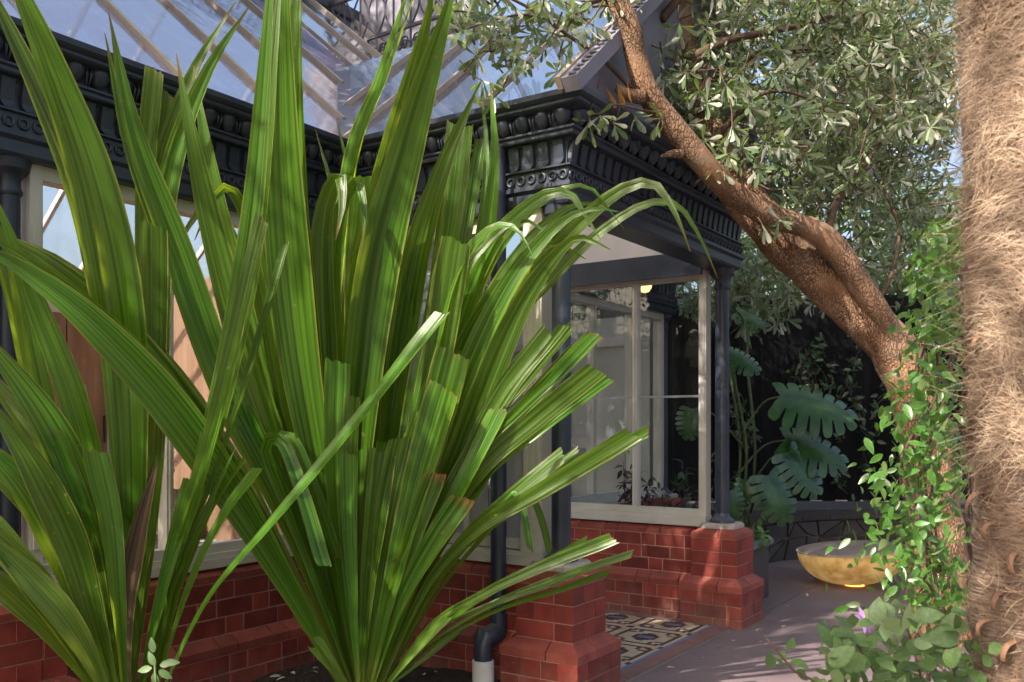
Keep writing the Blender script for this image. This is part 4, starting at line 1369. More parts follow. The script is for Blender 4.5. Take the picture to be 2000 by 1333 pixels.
RL0 = list(RL)
RL += more_leaves(RL0, random.Random(77), .9, .35)
RL += more_leaves([q_ for q_ in RL0 if q_[2] == 'cut'], random.Random(79), .7, .3)
for i, (c, wd, tp, ro, mt) in enumerate(RL):
    if tp == 'cut' and mt == 'strap' and i % 5 < 2: mt = 'strap_cut'
    strap(c, wd, PR, tp, ro, mat=mt, seed=i, peak=.58 if tp == 'point' else .96, basew=.24, twist=random.Random(i).uniform(-10, 10))
LL = [
    ([(250, 1400, 3.6), (255, 1000, 3.45), (240, 660, 3.3), (190, 380, 3.1), (110, 150, 2.95), (20, -60, 2.85), (-20, -140, 2.8)], 128, 'point', 8, 'strap'),
    ([(265, 1400, 3.65), (335, 1120, 3.5), (400, 890, 3.4), (455, 650, 3.3), (495, 400, 3.2), (522, 60, 3.1), (535, -160, 3.05)], 54, 'point', 20, 'strap'),
    ([(250, 1400, 3.7), (275, 1000, 3.8), (290, 650, 3.8), (330, 350, 3.75), (400, 150, 3.7), (490, 8, 3.65)], 66, 'point', 0, 'strap_brown'),
    ([(245, 1400, 3.7), (265, 1000, 3.85), (280, 600, 3.85), (285, 350, 3.85), (302, 135, 3.8)], 50, 'cut', 18, 'strap_cut'),
    ([(250, 1400, 3.65), (290, 1000, 3.6), (300, 700, 3.55), (300, 440, 3.5)], 66, 'cut', -12, 'strap'),
    ([(260, 1400, 3.6), (320, 1130, 3.4), (400, 880, 3.25), (460, 650, 3.15), (512, 425, 3.1)], 34, 'cut', 35, 'strap'),
    ([(235, 1400, 3.5), (150, 1130, 3.3), (50, 950, 3.1), (-80, 830, 3.0)], 92, 'point', 10, 'strap'),
    ([(230, 1400, 3.45), (110, 1200, 3.2), (0, 1060, 3.05), (-110, 960, 2.95)], 76, 'point', -10, 'strap'),
    ([(240, 1400, 3.55), (180, 1060, 3.35), (100, 840, 3.2), (-60, 620, 3.05)], 96, 'point', -8, 'strap'),
    ([(240, 1400, 3.6), (205, 1050, 3.45), (150, 800, 3.3), (70, 590, 3.2), (-20, 360, 3.1)], 70, 'point', 12, 'strap'),
    ([(240, 1400, 3.5), (200, 1130, 3.35), (150, 980, 3.25), (92, 842, 3.2)], 68, 'cut', 6, 'strap'),
    ([(250, 1400, 3.45), (245, 1200, 3.35), (270, 1040, 3.3), (308, 900, 3.25)], 50, 'point', 0, 'strap_dead'),
    ([(250, 1400, 3.5), (270, 1150, 3.4), (300, 1000, 3.35), (318, 880, 3.3)], 36, 'point', 25, 'strap'),
    ([(285, 1400, 3.6), (345, 1140, 3.5), (415, 970, 3.45), (462, 870, 3.4)], 20, 'point', 20, 'strap'),
    ([(290, 1400, 3.55), (365, 1160, 3.45), (435, 1010, 3.4), (505, 915, 3.35)], 24, 'cut', 40, 'strap'),
    ([(295, 1400, 3.5), (400, 1180, 3.35), (540, 1010, 3.25), (690, 830, 3.2), (800, 690, 3.15), (862, 612, 3.15)], 30, 'cut', 45, 'strap'),
    ([(225, 1400, 3.4), (100, 1230, 3.2), (-20, 1120, 3.05), (-100, 1060, 3.0)], 56, 'point', 5, 'strap'),
    ([(240, 1400, 3.6), (200, 1060, 3.55), (165, 880, 3.5), (150, 760, 3.5)], 46, 'cut', 25, 'strap'),
    ([(240, 1400, 3.55), (150, 1060, 3.4), (75, 760, 3.25), (30, 540, 3.2), (-30, 380, 3.15)], 56, 'point', -20, 'strap'),
    ([(235, 1400, 3.4), (190, 1230, 3.25), (140, 1060, 3.15), (60, 900, 3.05), (-40, 760, 3.0)], 86, 'point', 14, 'strap'),
    ([(245, 1400, 3.4), (230, 1180, 3.25), (215, 1020, 3.2), (185, 880, 3.15)], 60, 'cut', -14, 'strap'),
    ([(230, 1400, 3.4), (150, 1240, 3.2), (60, 1130, 3.1), (-60, 1020, 3.0)], 70, 'point', 0, 'strap_yellow'),
    ([(265, 1400, 3.5), (300, 1220, 3.4), (340, 1060, 3.35), (372, 940, 3.3)], 40, 'cut', 10, 'strap'),
]
LL += more_leaves(LL, random.Random(78), .9, .3)
for i, (c, wd, tp, ro, mt) in enumerate(LL):
    if tp == 'cut' and mt == 'strap' and i % 5 < 2: mt = 'strap_cut'
    strap(c, wd, PL, tp, ro, mat=mt, seed=100 + i, peak=.58 if tp == 'point' else .96, basew=.24, twist=random.Random(i + 50).uniform(-10, 10))
# stems and dry husks at the base of each clump
for (pp, c, d) in ((PR, (705, 1350), 4.15), (PL, (245, 1400), 3.55)):
    q = P(c[0], c[1] - 20, d)
    MB().tube([(q.x, q.y, .02), (q.x, q.y, q.z * .6), (q.x, q.y, q.z)], [.10, .09, .05], 14, bumpy=.25).build('stem', 'stub', pp, smooth='all')
    rr = random.Random(5)
    for k in range(16):
        a = rr.uniform(0, 6.28); r0 = rr.uniform(.05, .11)
        p0 = Vector((q.x + r0 * math.cos(a), q.y + r0 * math.sin(a), q.z - rr.uniform(.05, .16)))
        p1 = p0 + Vector((math.cos(a) * .05, math.sin(a) * .05, rr.uniform(.06, .16)))
        s_ = Vector((-math.sin(a), math.cos(a), 0)) * rr.uniform(.008, .02)
        mm = p0.lerp(p1, .6) + Vector((math.cos(a), math.sin(a), 0)) * .012
        MB().add([p0 - s_, p0 + s_, mm - s_ * 1.1, mm + s_ * 1.1, p1], [(0, 1, 3, 2), (2, 3, 4)]).build('dry_husk', 'litter', pp)


# ------------------------------------------------------------------ leaves in bulk
def leaf_template(L, wd, shape='paddle', nst=5, fold=.25, curl=.15):
    vs = []
    for i in range(nst + 1):
        t = i / nst
        if shape == 'paddle':
            k = (t ** 1.25) * (1 - max(0, (t - .72) / .28) ** 2.2 * .72) + .04
        elif shape == 'ovate':
            k = math.sin(math.pi * min(1, (t * .97 + .015)) ** .75) ** .85 + .02
        else:
            k = math.sin(math.pi * t) ** .6 * (1 - .2 * t) + .02
        for x in (-1, 0, 1):
            vs.append((x * wd / 2 * k, t * L, (abs(x) * fold * wd / 2 * k) - curl * L * t * t))
    fs = [(i * 3 + j, i * 3 + j + 1, i * 3 + 4 + j, i * 3 + 3 + j) for i in range(nst) for j in (0, 1)]
    return np.array(vs), fs


class Bulk:
    def __init__(s): s.V, s.F, s.n = [], [], 0

    def add(s, tv, tf, M):
        a = np.c_[tv, np.ones(len(tv))] @ np.array(M).T
        s.V.append(a[:, :3]); s.F.extend([tuple(i + s.n for i in f) for f in tf]); s.n += len(tv)

    def build(s, name, mat, parent=None, kind='stuff'):
        if not s.n: return None
        mb = MB(); mb.v = [tuple(x) for x in np.concatenate(s.V)]; mb.f = s.F
        return mb.build(name, mat, parent, smooth='all', kind=kind)


def frame(pos, direc, nrm, sc_=1.0):
    y = Vector(direc).normalized()
    z = Vector(nrm); z = (z - y * z.dot(y))
    if z.length < 1e-4: z = y.orthogonal()
    z.normalize(); x = y.cross(z)
    return Matrix(((x.x * sc_, y.x * sc_, z.x * sc_, pos[0]), (x.y * sc_, y.y * sc_, z.y * sc_, pos[1]), (x.z * sc_, y.z * sc_, z.z * sc_, pos[2]), (0, 0, 0, 1)))


def rvec(rs):
    while True:
        v = Vector((rs.uniform(-1, 1), rs.uniform(-1, 1), rs.uniform(-1, 1)))
        if .05 < v.length < 1: return v.normalized()


def in_frame(p, m=40):
    d = Vector(p) - CAMP
    dep = d.x * .829 + d.y * .559
    if dep < .3: return False
    cx = d.x * .559 - d.y * .829
    x = HX + cx / dep * FPX; y = HY - d.z / dep * FPX
    return -m < x < 2000 + m and -m < y < 1333 + m


def place_leaves(mats, parent, name, mesh_t, mat, bulkname, limit=300):
    """mats: list of (matrix, template index). The nearest in view become leaf objects, the rest one joined part"""
    order = sorted(range(len(mats)), key=lambda i: (not in_frame(mats[i][0].translation), (mats[i][0].translation - CAMP).length / mats[i][0].to_scale().x))
    mes = []
    for tv, tf in mesh_t:
        mb = MB(); mb.v = [tuple(x) for x in tv]; mb.f = list(tf); mes.append(mb.mesh(name, mat, smooth='all'))
    bk = Bulk()
    pw = W[parent.name]
    for n, i in enumerate(order):
        M, t = mats[i]
        if n < limit and in_frame(M.translation):
            o = bpy.data.objects.new(name, mes[t]); col.objects.link(o); o.parent = parent
            M2 = M.copy(); M2.translation = M.translation - pw
            o.matrix_local = M2; W[o.name] = M.translation
        else:
            bk.add(mesh_t[t][0], mesh_t[t][1], M)
    bk.build(bulkname, mat, parent)


# ------------------------------------------------------------------ coastal tree
tbase = P(1830, 1252, 5.9)
TR = empty('leaning_tree', (tbase.x, tbase.y, 0), 'leaning brown barked tree with silver backed paddle leaves over the porch', 'tree')


def limb(name, pts, seg=18, n=40, parent=None, mat='bark', bumpy=.10, seed=0):
    w_ = [P(*p[:3]) for p in pts]
    c = catmull(w_, n)
    rd = np.interp(np.linspace(0, 1, n), np.linspace(0, 1, len(pts)), [p[3] for p in pts])
    return MB().tube(c, list(rd), seg, bumpy=bumpy, seed=seed).build(name, mat, parent, smooth='all')


limb('trunk', [(1850, 1275, 5.95, .24), (1835, 1150, 5.9, .19), (1822, 980, 5.85, .165), (1795, 800, 5.8, .16), (1742, 680, 5.74, .15), (1655, 590, 5.66, .14), (1565, 510, 5.56, .128), (1480, 420, 5.4, .125),
              (1410, 320, 5.4, .11), (1360, 200, 5.45, .095), (1330, 70, 5.5, .085), (1310, -80, 5.5, .075)], 32, 110, TR, bumpy=.13)
limb('branch', [(1765, 690, 5.70, .07), (1695, 580, 5.52, .074), (1630, 485, 5.36, .072), (1585, 448, 5.28, .074), (1500, 420, 5.15, .064), (1420, 368, 5.0, .066), (1340, 280, 4.85, .062),
               (1270, 190, 4.72, .063), (1243, 120, 4.66, .062), (1232, 60, 4.6, .057), (1195, -20, 4.55, .052), (1150, -120, 4.5, .05)], 24, 90, TR, 'bark_branch', .09, 3)
limb('stub', [(1330, 300, 4.84, .028), (1305, 302, 4.79, .02), (1292, 306, 4.77, .008)], 10, 8, TR, 'bark_branch')
limb('stub', [(1255, 190, 4.68, .04), (1225, 185, 4.63, .032), (1205, 172, 4.6, .022)], 10, 8, TR, 'bark_branch')
for k, pts in enumerate((
        [(1235, 175, 4.66, .014), (1180, 120, 4.55, .011), (1110, 70, 4.45, .010), (1040, 20, 4.4, .008), (960, -20, 4.35, .006)],
        [(1060, 35, 4.42, .007), (1010, 30, 4.38, .005), (950, 45, 4.35, .004), (900, 60, 4.32, .003)],
        [(1300, 225, 4.8, .010), (1250, 215, 4.6, .006), (1200, 205, 4.45, .005), (1165, 225, 4.4, .003)],
        [(1340, 120, 5.25, .03), (1420, 80, 5.3, .022), (1520, 60, 5.5, .016), (1640, 30, 5.8, .012), (1760, 20, 6.2, .008)],
        [(1390, 290, 5.25, .022), (1440, 220, 5.1, .014), (1500, 180, 5.1, .010), (1570, 190, 5.2, .008), (1640, 240, 5.4, .006)],
        [(1360, 220, 5.3, .022), (1450, 120, 5.6, .016), (1560, 100, 6.0, .012), (1700, 120, 6.6, .010), (1820, 170, 7, .006)],
        [(1610, 470, 5.4, .03), (1640, 380, 5.6, .02), (1690, 320, 5.8, .014), (1750, 240, 6.1, .01), (1800, 160, 6.4, .006)],
        [(1700, 610, 5.7, .016), (1740, 540, 5.8, .012), (1755, 450, 5.9, .010), (1730, 380, 6.0, .008), (1700, 330, 6.1, .005)],
        [(1740, 540, 5.8, .008), (1790, 500, 5.9, .006), (1850, 430, 6.0, .005)],
        [(1190, -10, 4.55, .02), (1130, 20, 4.5, .010), (1100, 80, 4.45, .006), (1090, 130, 4.42, .004)],
        [(1290, 40, 5.2, .03), (1350, -30, 5.2, .02), (1420, -90, 5.2, .015)])):
    limb('branch', pts, 7, 22, TR, 'twig', .1, k)
T1 = [leaf_template(1, .33, 'paddle', 5, .25, c) for c in (.02, .14, .28)]
rs = random.Random(11)
mats = []
tw = MB()


def rosette(c, size, n, axis, mats, tw, rs, spread=(45, 100)):
    axis = axis.normalized()
    e1 = axis.orthogonal().normalized(); e2 = axis.cross(e1)
    a0 = rs.uniform(0, 6.28)
    for k in range(n):
        a = a0 + 6.283 * k / n + rs.uniform(-.3, .3)
        el = R(rs.uniform(*spread))
        rad = e1 * math.cos(a) + e2 * math.sin(a)
        d = axis * math.cos(el) + rad * math.sin(el)
        d = (d + Vector((0, 0, -.35))).normalized()
        nr = axis * math.sin(el) - rad * math.cos(el) + rvec(rs) * .25
        if nr.z < 0 and rs.random() < .6: nr = -nr
        mats.append((frame(c + axis * rs.uniform(-.02, .02), d, nr, size * rs.uniform(.75, 1.15)), rs.randrange(3)))
    if tw is not None:
        L = rs.uniform(.08, .22)
        p0 = c - axis * L + Vector((0, 0, rs.uniform(-.04, .04)))
        tw.tube([p0, c - axis * L * .5 + rvec(rs) * .01, c], [.005, .004, .003], 4, cap=False)


def fill(blobs, mats, tw, rs, size=.12, nl=(6, 9), down=.35):
    for (cx, cy, rx, ry, d0, d1, n) in blobs:
        for k in range(n):
            while True:
                a, b = rs.uniform(-1, 1), rs.uniform(-1, 1)
                if a * a + b * b < 1: break
            d = rs.uniform(d0, d1)
            c = P(cx + a * rx, cy + b * ry, d)
            ax = rvec(rs) + Vector((0, 0, -down)) + Vector((-.3, -.3, 0))
            rosette(c, size * rs.uniform(.85, 1.25), rs.randint(*nl), ax, mats, tw, rs)


fill([(1560, 130, 250, 190, 5.3, 7.2, 360), (1480, 230, 150, 110, 4.9, 5.6, 70), (1700, 200, 170, 190, 5.8, 7.8, 300), (1600, 330, 130, 90, 5.8, 6.8, 80),
      (1380, 60, 110, 110, 5.3, 6.0, 50), (1760, 60, 130, 100, 6, 8, 130), (1720, 450, 120, 100, 6.4, 7.6, 70), (1520, -60, 420, 80, 5, 7, 140),
      (1350, 150, 70, 120, 4.95, 5.35, 40), (1000, 40, 150, 80, 4.3, 4.8, 34), (1560, 200, 300, 210, 6.2, 7.6, 260), (1150, 20, 90, 50, 4.5, 5.0, 14), (1580, 180, 290, 220, 5.2, 7.0, 330), (1780, 250, 90, 200, 6.5, 8.0, 110)], mats, tw, rs, .092)
# clusters hanging in front of the roof glass
for (x, y, d, n) in ((905, 60, 4.3, 7), (930, 110, 4.32, 8), (960, 30, 4.33, 8), (985, 90, 4.35, 8), (1010, 20, 4.4, 9), (1040, 50, 4.4, 8), (945, 160, 4.3, 7), (965, 190, 4.3, 6), (1090, 140, 4.42, 9), (1105, 110, 4.42, 7),
                     (1075, 60, 4.45, 8), (1120, 30, 4.5, 8), (1160, 50, 4.5, 7), (1000, 130, 4.36, 6), (880, 20, 4.3, 7), (920, -10, 4.3, 8), (1060, -10, 4.4, 8),
                     (1170, 225, 4.4, 7), (1195, 240, 4.42, 7), (1150, 240, 4.4, 6), (1290, 235, 4.7, 7), (1240, 225, 4.6, 6), (1520, 430, 5.05, 6), (1490, 440, 5.05, 5), (1420, 170, 4.9, 8), (1450, 150, 4.9, 8),
                     (1400, 330, 4.9, 6), (1450, 290, 4.9, 8), (1480, 330, 4.95, 8), (1500, 280, 4.95, 8), (1430, 250, 4.9, 8), (1530, 370, 5.0, 7), (1570, 300, 5.0, 8), (1550, 240, 5.0, 8), (1600, 220, 5.1, 8), (1380, 200, 4.95, 7)):
    rosette(P(x, y, d), .108, n, rvec(rs) * .5 + Vector((0, 0, -.5)) + Vector((-.4, -.4, .1)), mats, tw, rs, (25, 85))
for k in range(760):      # unseen crown added above the view to shade the back of the garden
    c = Vector((rs.uniform(1.0, 8.5), rs.uniform(-4.5, 1.2), rs.uniform(4.9, 6.6)))
    rosette(c, .24, 7, rvec(rs), mats, None, rs)
place_leaves(mats, TR, 'leaf', T1, 'coast_leaf', 'crown')
tw.build('twigs', 'twig', TR, kind='stuff')
# a few dead leaves by the fork
dl = []
for (x, y) in ((1172, 150), (1180, 165), (1205, 160), (1225, 150), (1215, 175)):
    dl.append((frame(P(x, y, 4.55), Vector((rs.uniform(-.5, .5), rs.uniform(-.5, .5), -1)), rvec(rs), .13), 1))
place_leaves(dl, TR, 'dead_leaf', T1, 'dry_leaf', 'dead_leaves')

# trees further back
for k, (blobs, lab, bx, nm) in enumerate((
        ([(1490, 560, 90, 80, 9.0, 10.2, 90), (1450, 520, 60, 60, 8.8, 9.6, 40), (1600, 540, 120, 60, 9.5, 10.6, 60), (1370, 560, 60, 60, 9.6, 10.6, 70)], 'fine silvery green shrub top showing between the far column and the leaning trunk', 1500, 'silver_shrub'),
        ([(1650, 420, 180, 160, 11.5, 14, 150), (1800, 480, 160, 120, 11.5, 13, 110), (1700, 160, 200, 120, 12, 15, 40), (1500, 480, 120, 80, 11.5, 13, 60), (1930, 420, 120, 150, 12, 15, 40)], 'dense green tree standing beyond the black fence', 1700, 'garden_tree'),
        ([(2250, 420, 200, 220, 11.8, 14, 130), (2450, 330, 200, 260, 12, 14, 110)], 'green tree beyond the fence behind the palm trunk', 2330, 'garden_tree'))):
    b0 = P(bx, 831, 9.6 if k == 0 else 13)
    t_ = empty(nm, (b0.x, b0.y, .4), lab, 'tree' if k else 'shrub')
    ms, tw2 = [], MB()
    fill(blobs, ms, tw2, rs, .15 if k == 0 else .3, (6, 8), .2)
    bk = Bulk()
    for M, t in ms: bk.add(T1[t][0], T1[t][1], M)
    bk.build('crown', 'far_leaf', t_)
    tw2.build('twigs', 'twig', t_, kind='stuff')
    if k: MB().tube([(b0.x, b0.y, .3), (b0.x + .1, b0.y, 1.6), (b0.x - .1, b0.y + .1, 3.2), (b0.x, b0.y + .2, 5)], [.1, .085, .06, .03], 12, bumpy=.1).build('trunk', 'bark', t_, smooth='all')

# shade tree added to the left, outside the view, between the sun and the garden
ST_ = empty('shade_tree', (-8.2, -.6, 0), 'broad leafy tree, out of view, added left of the garden bed to dapple the light', 'tree')
MB().tube([(-8.2, -.6, -.05), (-8.1, -.5, 2), (-7.8, -.3, 4), (-7.2, 0, 6)], [.22, .18, .15, .07], 14, bumpy=.1).build('trunk', 'bark', ST_, smooth='all')
rs2 = random.Random(21)
HA = Vector((0, 0, 1)).cross(TO_SUN).normalized(); HB = TO_SUN.cross(HA)
T1S = [leaf_template(1, .36, 'paddle', 3, .2, c) for c in (.02, .14, .28)]


def thick(a, b):
    """how leafy the crown is where sunlight for (a, b) passes: gaps set to light the plants and palm, full to shade the roofs"""
    q = 3.0
    if a < -.7: return 9
    if a > .9 and b < .33: return 9
    if 1.1 < a < 3.2 and .3 < b < 1.5: q = .8
    elif -.6 < a < .9 and .38 < b < 1.32: q = .42
    elif a > .2 and b > 2.2: q = 1.3
    elif a > .9: q = 1.7
    elif -.1 < a < .4 and 1.8 < b < 2.3: q = 1.6
    return q * (.55 + .9 * max(0, .5 + noise.noise((a * 2.3, b * 2.3, 4.0))))


ms = []
for k in range(5600):
    a, b = rs2.uniform(-5.5, 3.4), rs2.uniform(-1.2, 7.6)
    if rs2.random() > thick(a, b) / 3.6: continue
    c = HA * a + HB * b + TO_SUN * rs2.uniform(6.0, 8.4)
    rosette(c, .23, 7, rvec(rs2), ms, None, rs2)
for k in range(1500):  # extra unseen leaves added to keep sun off the roofs
    c = HA * rs2.uniform(-5.5, -.75) + HB * rs2.uniform(.3, 5.5) + TO_SUN * rs2.uniform(6.0, 8.4)
    rosette(c, .34, 7, rvec(rs2), ms, None, rs2)
n_ = 0
while n_ < 260:           # unseen leaves added overhead to darken the lower left
    c = Vector((rs2.uniform(-7, .5), rs2.uniform(-5.5, -.3), rs2.uniform(4.6, 6.6)))
    if in_frame(c, 300): continue
    n_ += 1
    a, b = c.dot(HA), c.dot(HB)
    if (1.0 < a < 3.3 and .2 < b < 1.6) or (-.7 < a < 1.0 and .3 < b < 1.6): continue
    rosette(c, .26, 7, rvec(rs2), ms, None, rs2)
bk = Bulk()
for M, t in ms: bk.add(T1S[t][0], T1S[t][1], M)
bk.build('crown', 'far_leaf', ST_)

# ------------------------------------------------------------------ palm
pc = P(2065, 831, 2.35)
PA = empty('palm_tree', (pc.x, pc.y, 0), 'fibre covered palm trunk filling the right edge of the view', 'palm')
PRAD = .205
mb = MB()
SEG, ROW = 64, 150
for j in range(ROW + 1):
    z = -.05 + 3.6 * j / ROW
    for i in range(SEG):
        a = 2 * math.pi * i / SEG
        r = PRAD * (1 + .13 * noise.noise((math.cos(a) * 1.3, math.sin(a) * 1.3, z * 2.2)) + .05 * noise.noise((math.cos(a) * 2, math.sin(a) * 2, z * 5)) + .03 * noise.noise((math.cos(a) * 6, math.sin(a) * 6, z * 14)))
        if z < 1.30: r *= .93 + .012 * math.sin(z * 60 + 2 * noise.noise((a, z, 0)))
        else: r *= 1.0 + .05 * min(1, (z - 1.3) / .4)
        mb.v.append((pc.x + r * math.cos(a), pc.y + r * math.sin(a), z))
mb.f = [(j * SEG + i, j * SEG + (i + 1) % SEG, (j + 1) * SEG + (i + 1) % SEG, (j + 1) * SEG + i) for j in range(ROW) for i in range(SEG)]
mb.build('trunk', 'palm_core', PA, smooth='all')
rs = random.Random(31)


def fibres(n, z0, z1, wild, mat, name, hw=.0009, Lr=(.10, .32)):
    V, F = [], []
    toc = math.atan2(CAMP.y - pc.y, CAMP.x - pc.x)
    for k in range(n):
        a = toc + rs.gauss(0, 1.1); z = rs.uniform(z0, z1)
        L = rs.uniform(*Lr)
        fl = noise.noise((math.cos(a) * 2.2, math.sin(a) * 2.2, z * 2.2)) * 1.6 + noise.noise((math.cos(a) * 5, math.sin(a) * 5, z * 6)) * .9
        th = fl + rs.gauss(0, .35)                   # direction on the bark: 0 = round the trunk
        if rs.random() < .5: th += math.pi
        r = PRAD * ((.99 if z > 1.3 else .945) + .13 * noise.noise((math.cos(a) * 1.3, math.sin(a) * 1.3, z * 2.2))) + rs.uniform(0, .014 + .022 * wild)
        lift = rs.uniform(0, 1) ** 3 * wild
        cur = rs.gauss(0, 1.6)
        ns = 6
        base = len(V)
        for q in range(ns + 1):
            t = q / ns
            V_a = a; rr = r + lift * .11 * t * t
            p = Vector((pc.x + rr * math.cos(a), pc.y + rr * math.sin(a), z))
            wd = hw * (1.2 - t * .6)
            td = th + math.pi / 2
            tang = Vector((-math.sin(a), math.cos(a), 0)); s_ = tang * math.cos(td) + Vector((0, 0, 1)) * math.sin(td)
            V.append(tuple(p - s_ * wd)); V.append(tuple(p + s_ * wd))
            a += math.cos(th) * L / ns / rr; z += math.sin(th) * L / ns - .004 * wild * t
            th += cur * .12
        F.extend([(base + 2 * q, base + 2 * q + 1, base + 2 * q + 3, base + 2 * q + 2) for q in range(ns)])
    mb = MB(); mb.v = V; mb.f = F
    mb.build(name, mat, PA, smooth='all', kind='stuff')


fibres(20000, 1.30, 2.75, .22, 'fibre', 'fibre', .0006, (.04, .15))
fibres(5500, 1.30, 2.75, 1.0, 'fibre', 'fibre', .0005, (.06, .22))
fibres(1600, 1.30, 2.75, .25, 'fibre_dark', 'fibre', .0025, (.04, .12))
fibres(9000, 1.28, 2.75, .2, 'fibre_dark', 'fibre', .0007, (.04, .15))
fibres(1700, .55, 1.34, .06, 'fibre_dark', 'fibre', .0007, (.06, .16))
fibres(500, .55, 1.34, .12, 'fibre', 'fibre', .0009, (.06, .16))
toc = math.atan2(CAMP.y - pc.y, CAMP.x - pc.x)
for (da, z, ln, bend) in ((.75, 1.15, .045, .1), (.45, 1.08, .05, -.15), (.62, .98, .05, .1), (.85, .90, .045, -.1), (.50, .86, .05, .15), (.9, 1.62, .04, .2), (.98, 1.22, .07, .4)):
    a = toc - da
    rad = Vector((math.cos(a), math.sin(a), 0)); tg = Vector((-rad.y, rad.x, 0))
    p0 = Vector((pc.x, pc.y, z)) + rad * PRAD * .88
    p1 = p0 + rad * .042 + Vector((0, 0, -.008)); p2 = p1 + rad * .006 - tg * bend * ln * .8 + Vector((0, 0, -ln * .8))
    cs = catmull([p0, p1, p1.lerp(p2, .5) + rad * .008, p2], 9)
    vs = []
    for i, c in enumerate(cs):
        c = Vector(c); t = i / 8
        wdt = .013 * (1 - .55 * t); tk = .005 * (1 - .4 * t)
        vs += [c - tg * wdt, c + rad * tk + Vector((0, 0, .004)), c + tg * wdt, c - rad * tk]
    MB().add(vs, [(i * 4 + j, i * 4 + (j + 1) % 4, i * 4 + 4 + (j + 1) % 4, i * 4 + 4 + j) for i in range(8) for j in range(4)] + [(0, 3, 2, 1), (32, 33, 34, 35)]).build('leaf_stub', 'stub', PA, smooth=True)

# ------------------------------------------------------------------ climbing vine beside the palm
vb = P(1800, 1300, 4.2); vb.z = 0
VI = empty('climbing_vine', vb, 'glossy green climber on the tree trunk beside the fibrous palm', 'vine')
T2 = [leaf_template(1, .42, 'ovate', 6, .2, c) for c in (.05, .18, .3)]
spine = [(1850, 430, 45), (1838, 520, 50), (1835, 620, 55), (1825, 720, 65), (1808, 810, 75), (1792, 900, 85), (1785, 990, 90), (1805, 1080, 95), (1830, 1180, 90)]
mats = []
rs = random.Random(41)
for k in range(1500):
    y = rs.uniform(430, 1190)
    cx = np.interp(y, [s[1] for s in spine], [s[0] for s in spine]); hw = np.interp(y, [s[1] for s in spine], [s[2] for s in spine])
    x = cx + rs.gauss(0, .62) * hw
    d = rs.uniform(3.6, 4.7)
    nr = Vector((-.5, -.55, .5)) + rvec(rs) * .8
    dr_ = rvec(rs) + Vector((-.3, -.1, -.5))
    mats.append((frame(P(x, y, d), dr_, nr, rs.uniform(.04, .08)), rs.randrange(3)))
place_leaves(mats, VI, 'leaf', T2, 'vine_leaf', 'foliage')
for k in range(9):
    x0 = rs.uniform(1780, 1850)
    d = rs.uniform(3.9, 4.5)
    pts = []
    ya = rs.uniform(430, 700)
    for q in range(8):
        y = 1330 + (ya - 1330) * q / 7
        cx = np.interp(y, [s[1] for s in spine], [s[0] for s in spine])
        pts.append((cx + rs.uniform(-45, 45), y, d + rs.uniform(-.1, .1), .006))
    limb('stem', pts, 6, 30, VI, 'twig', .1, k)

# lower right shrub, close to the lens
sb = P(1850, 1500, 2.55); sb.z = 0
SH = empty('leafy_shrub', sb, 'soft green shrub with a mauve flower in the lower right corner', 'shrub')
T3 = [leaf_template(1, .68, 'ovate', 6, .15, c) for c in (.0, .15, .3)]
mats = []
rs = random.Random(43)
shp = []
for k in range(270):
    x = rs.uniform(1590, 1960); y0 = 1190 + max(0, (1760 - x)) * .32
    y = y0 + rs.random() ** .8 * (1400 - y0)
    shp.append((x, y))
shp += [(1505, 1285), (1525, 1300), (1545, 1290), (1555, 1310), (1520, 1275), (1500, 1305), (1540, 1270), (1640, 1225), (1660, 1245), (1600, 1275), (1625, 1260), (1615, 1310), (1700, 1195), (1735, 1200), (1765, 1185), (1720, 1220)]
for (x, y) in shp:
    d = rs.uniform(2.25, 2.85)
    mats.append((frame(P(x, y, d), rvec(rs) + Vector((-.3, -.2, -.1)), Vector((-.4, -.4, .7)) + rvec(rs) * .6, rs.uniform(.04, .08) * (.75 if x < 1570 else 1)), rs.randrange(3)))
place_leaves(mats, SH, 'leaf', T3, 'shrub_leaf', 'foliage')
for k, pts in enumerate(([(1640, 1420, 2.5), (1600, 1340, 2.5), (1550, 1310, 2.5), (1525, 1280, 2.5), (1495, 1245, 2.5)], [(1760, 1420, 2.6), (1700, 1300, 2.6), (1660, 1240, 2.6)], [(1820, 1420, 2.6), (1790, 1290, 2.6), (1760, 1190, 2.6)],
                         [(1880, 1420, 2.5), (1860, 1300, 2.5), (1840, 1200, 2.5)], [(1700, 1420, 2.5), (1650, 1330, 2.5), (1620, 1270, 2.5)], [(1930, 1420, 2.5), (1930, 1290, 2.5), (1920, 1200, 2.5)])):
    limb('stem', [(*p, .0035) for p in pts], 5, 14, SH, 'twig', .1, k)
fc = P(1685, 1212, 2.5)
fl_ = None
for k in range(5):
    a = k * 1.25
    d = Vector((math.cos(a), math.sin(a) * .4 - .2, math.sin(a) * .8)).normalized()
    tv, tf = leaf_template(.042, .015, 'ovate', 4, .3, .3)
    bk = Bulk(); bk.add(tv, tf, frame(fc, d, Vector((-.5, -.5, .4)))); bk.build('petal', 'flower', SH, None)

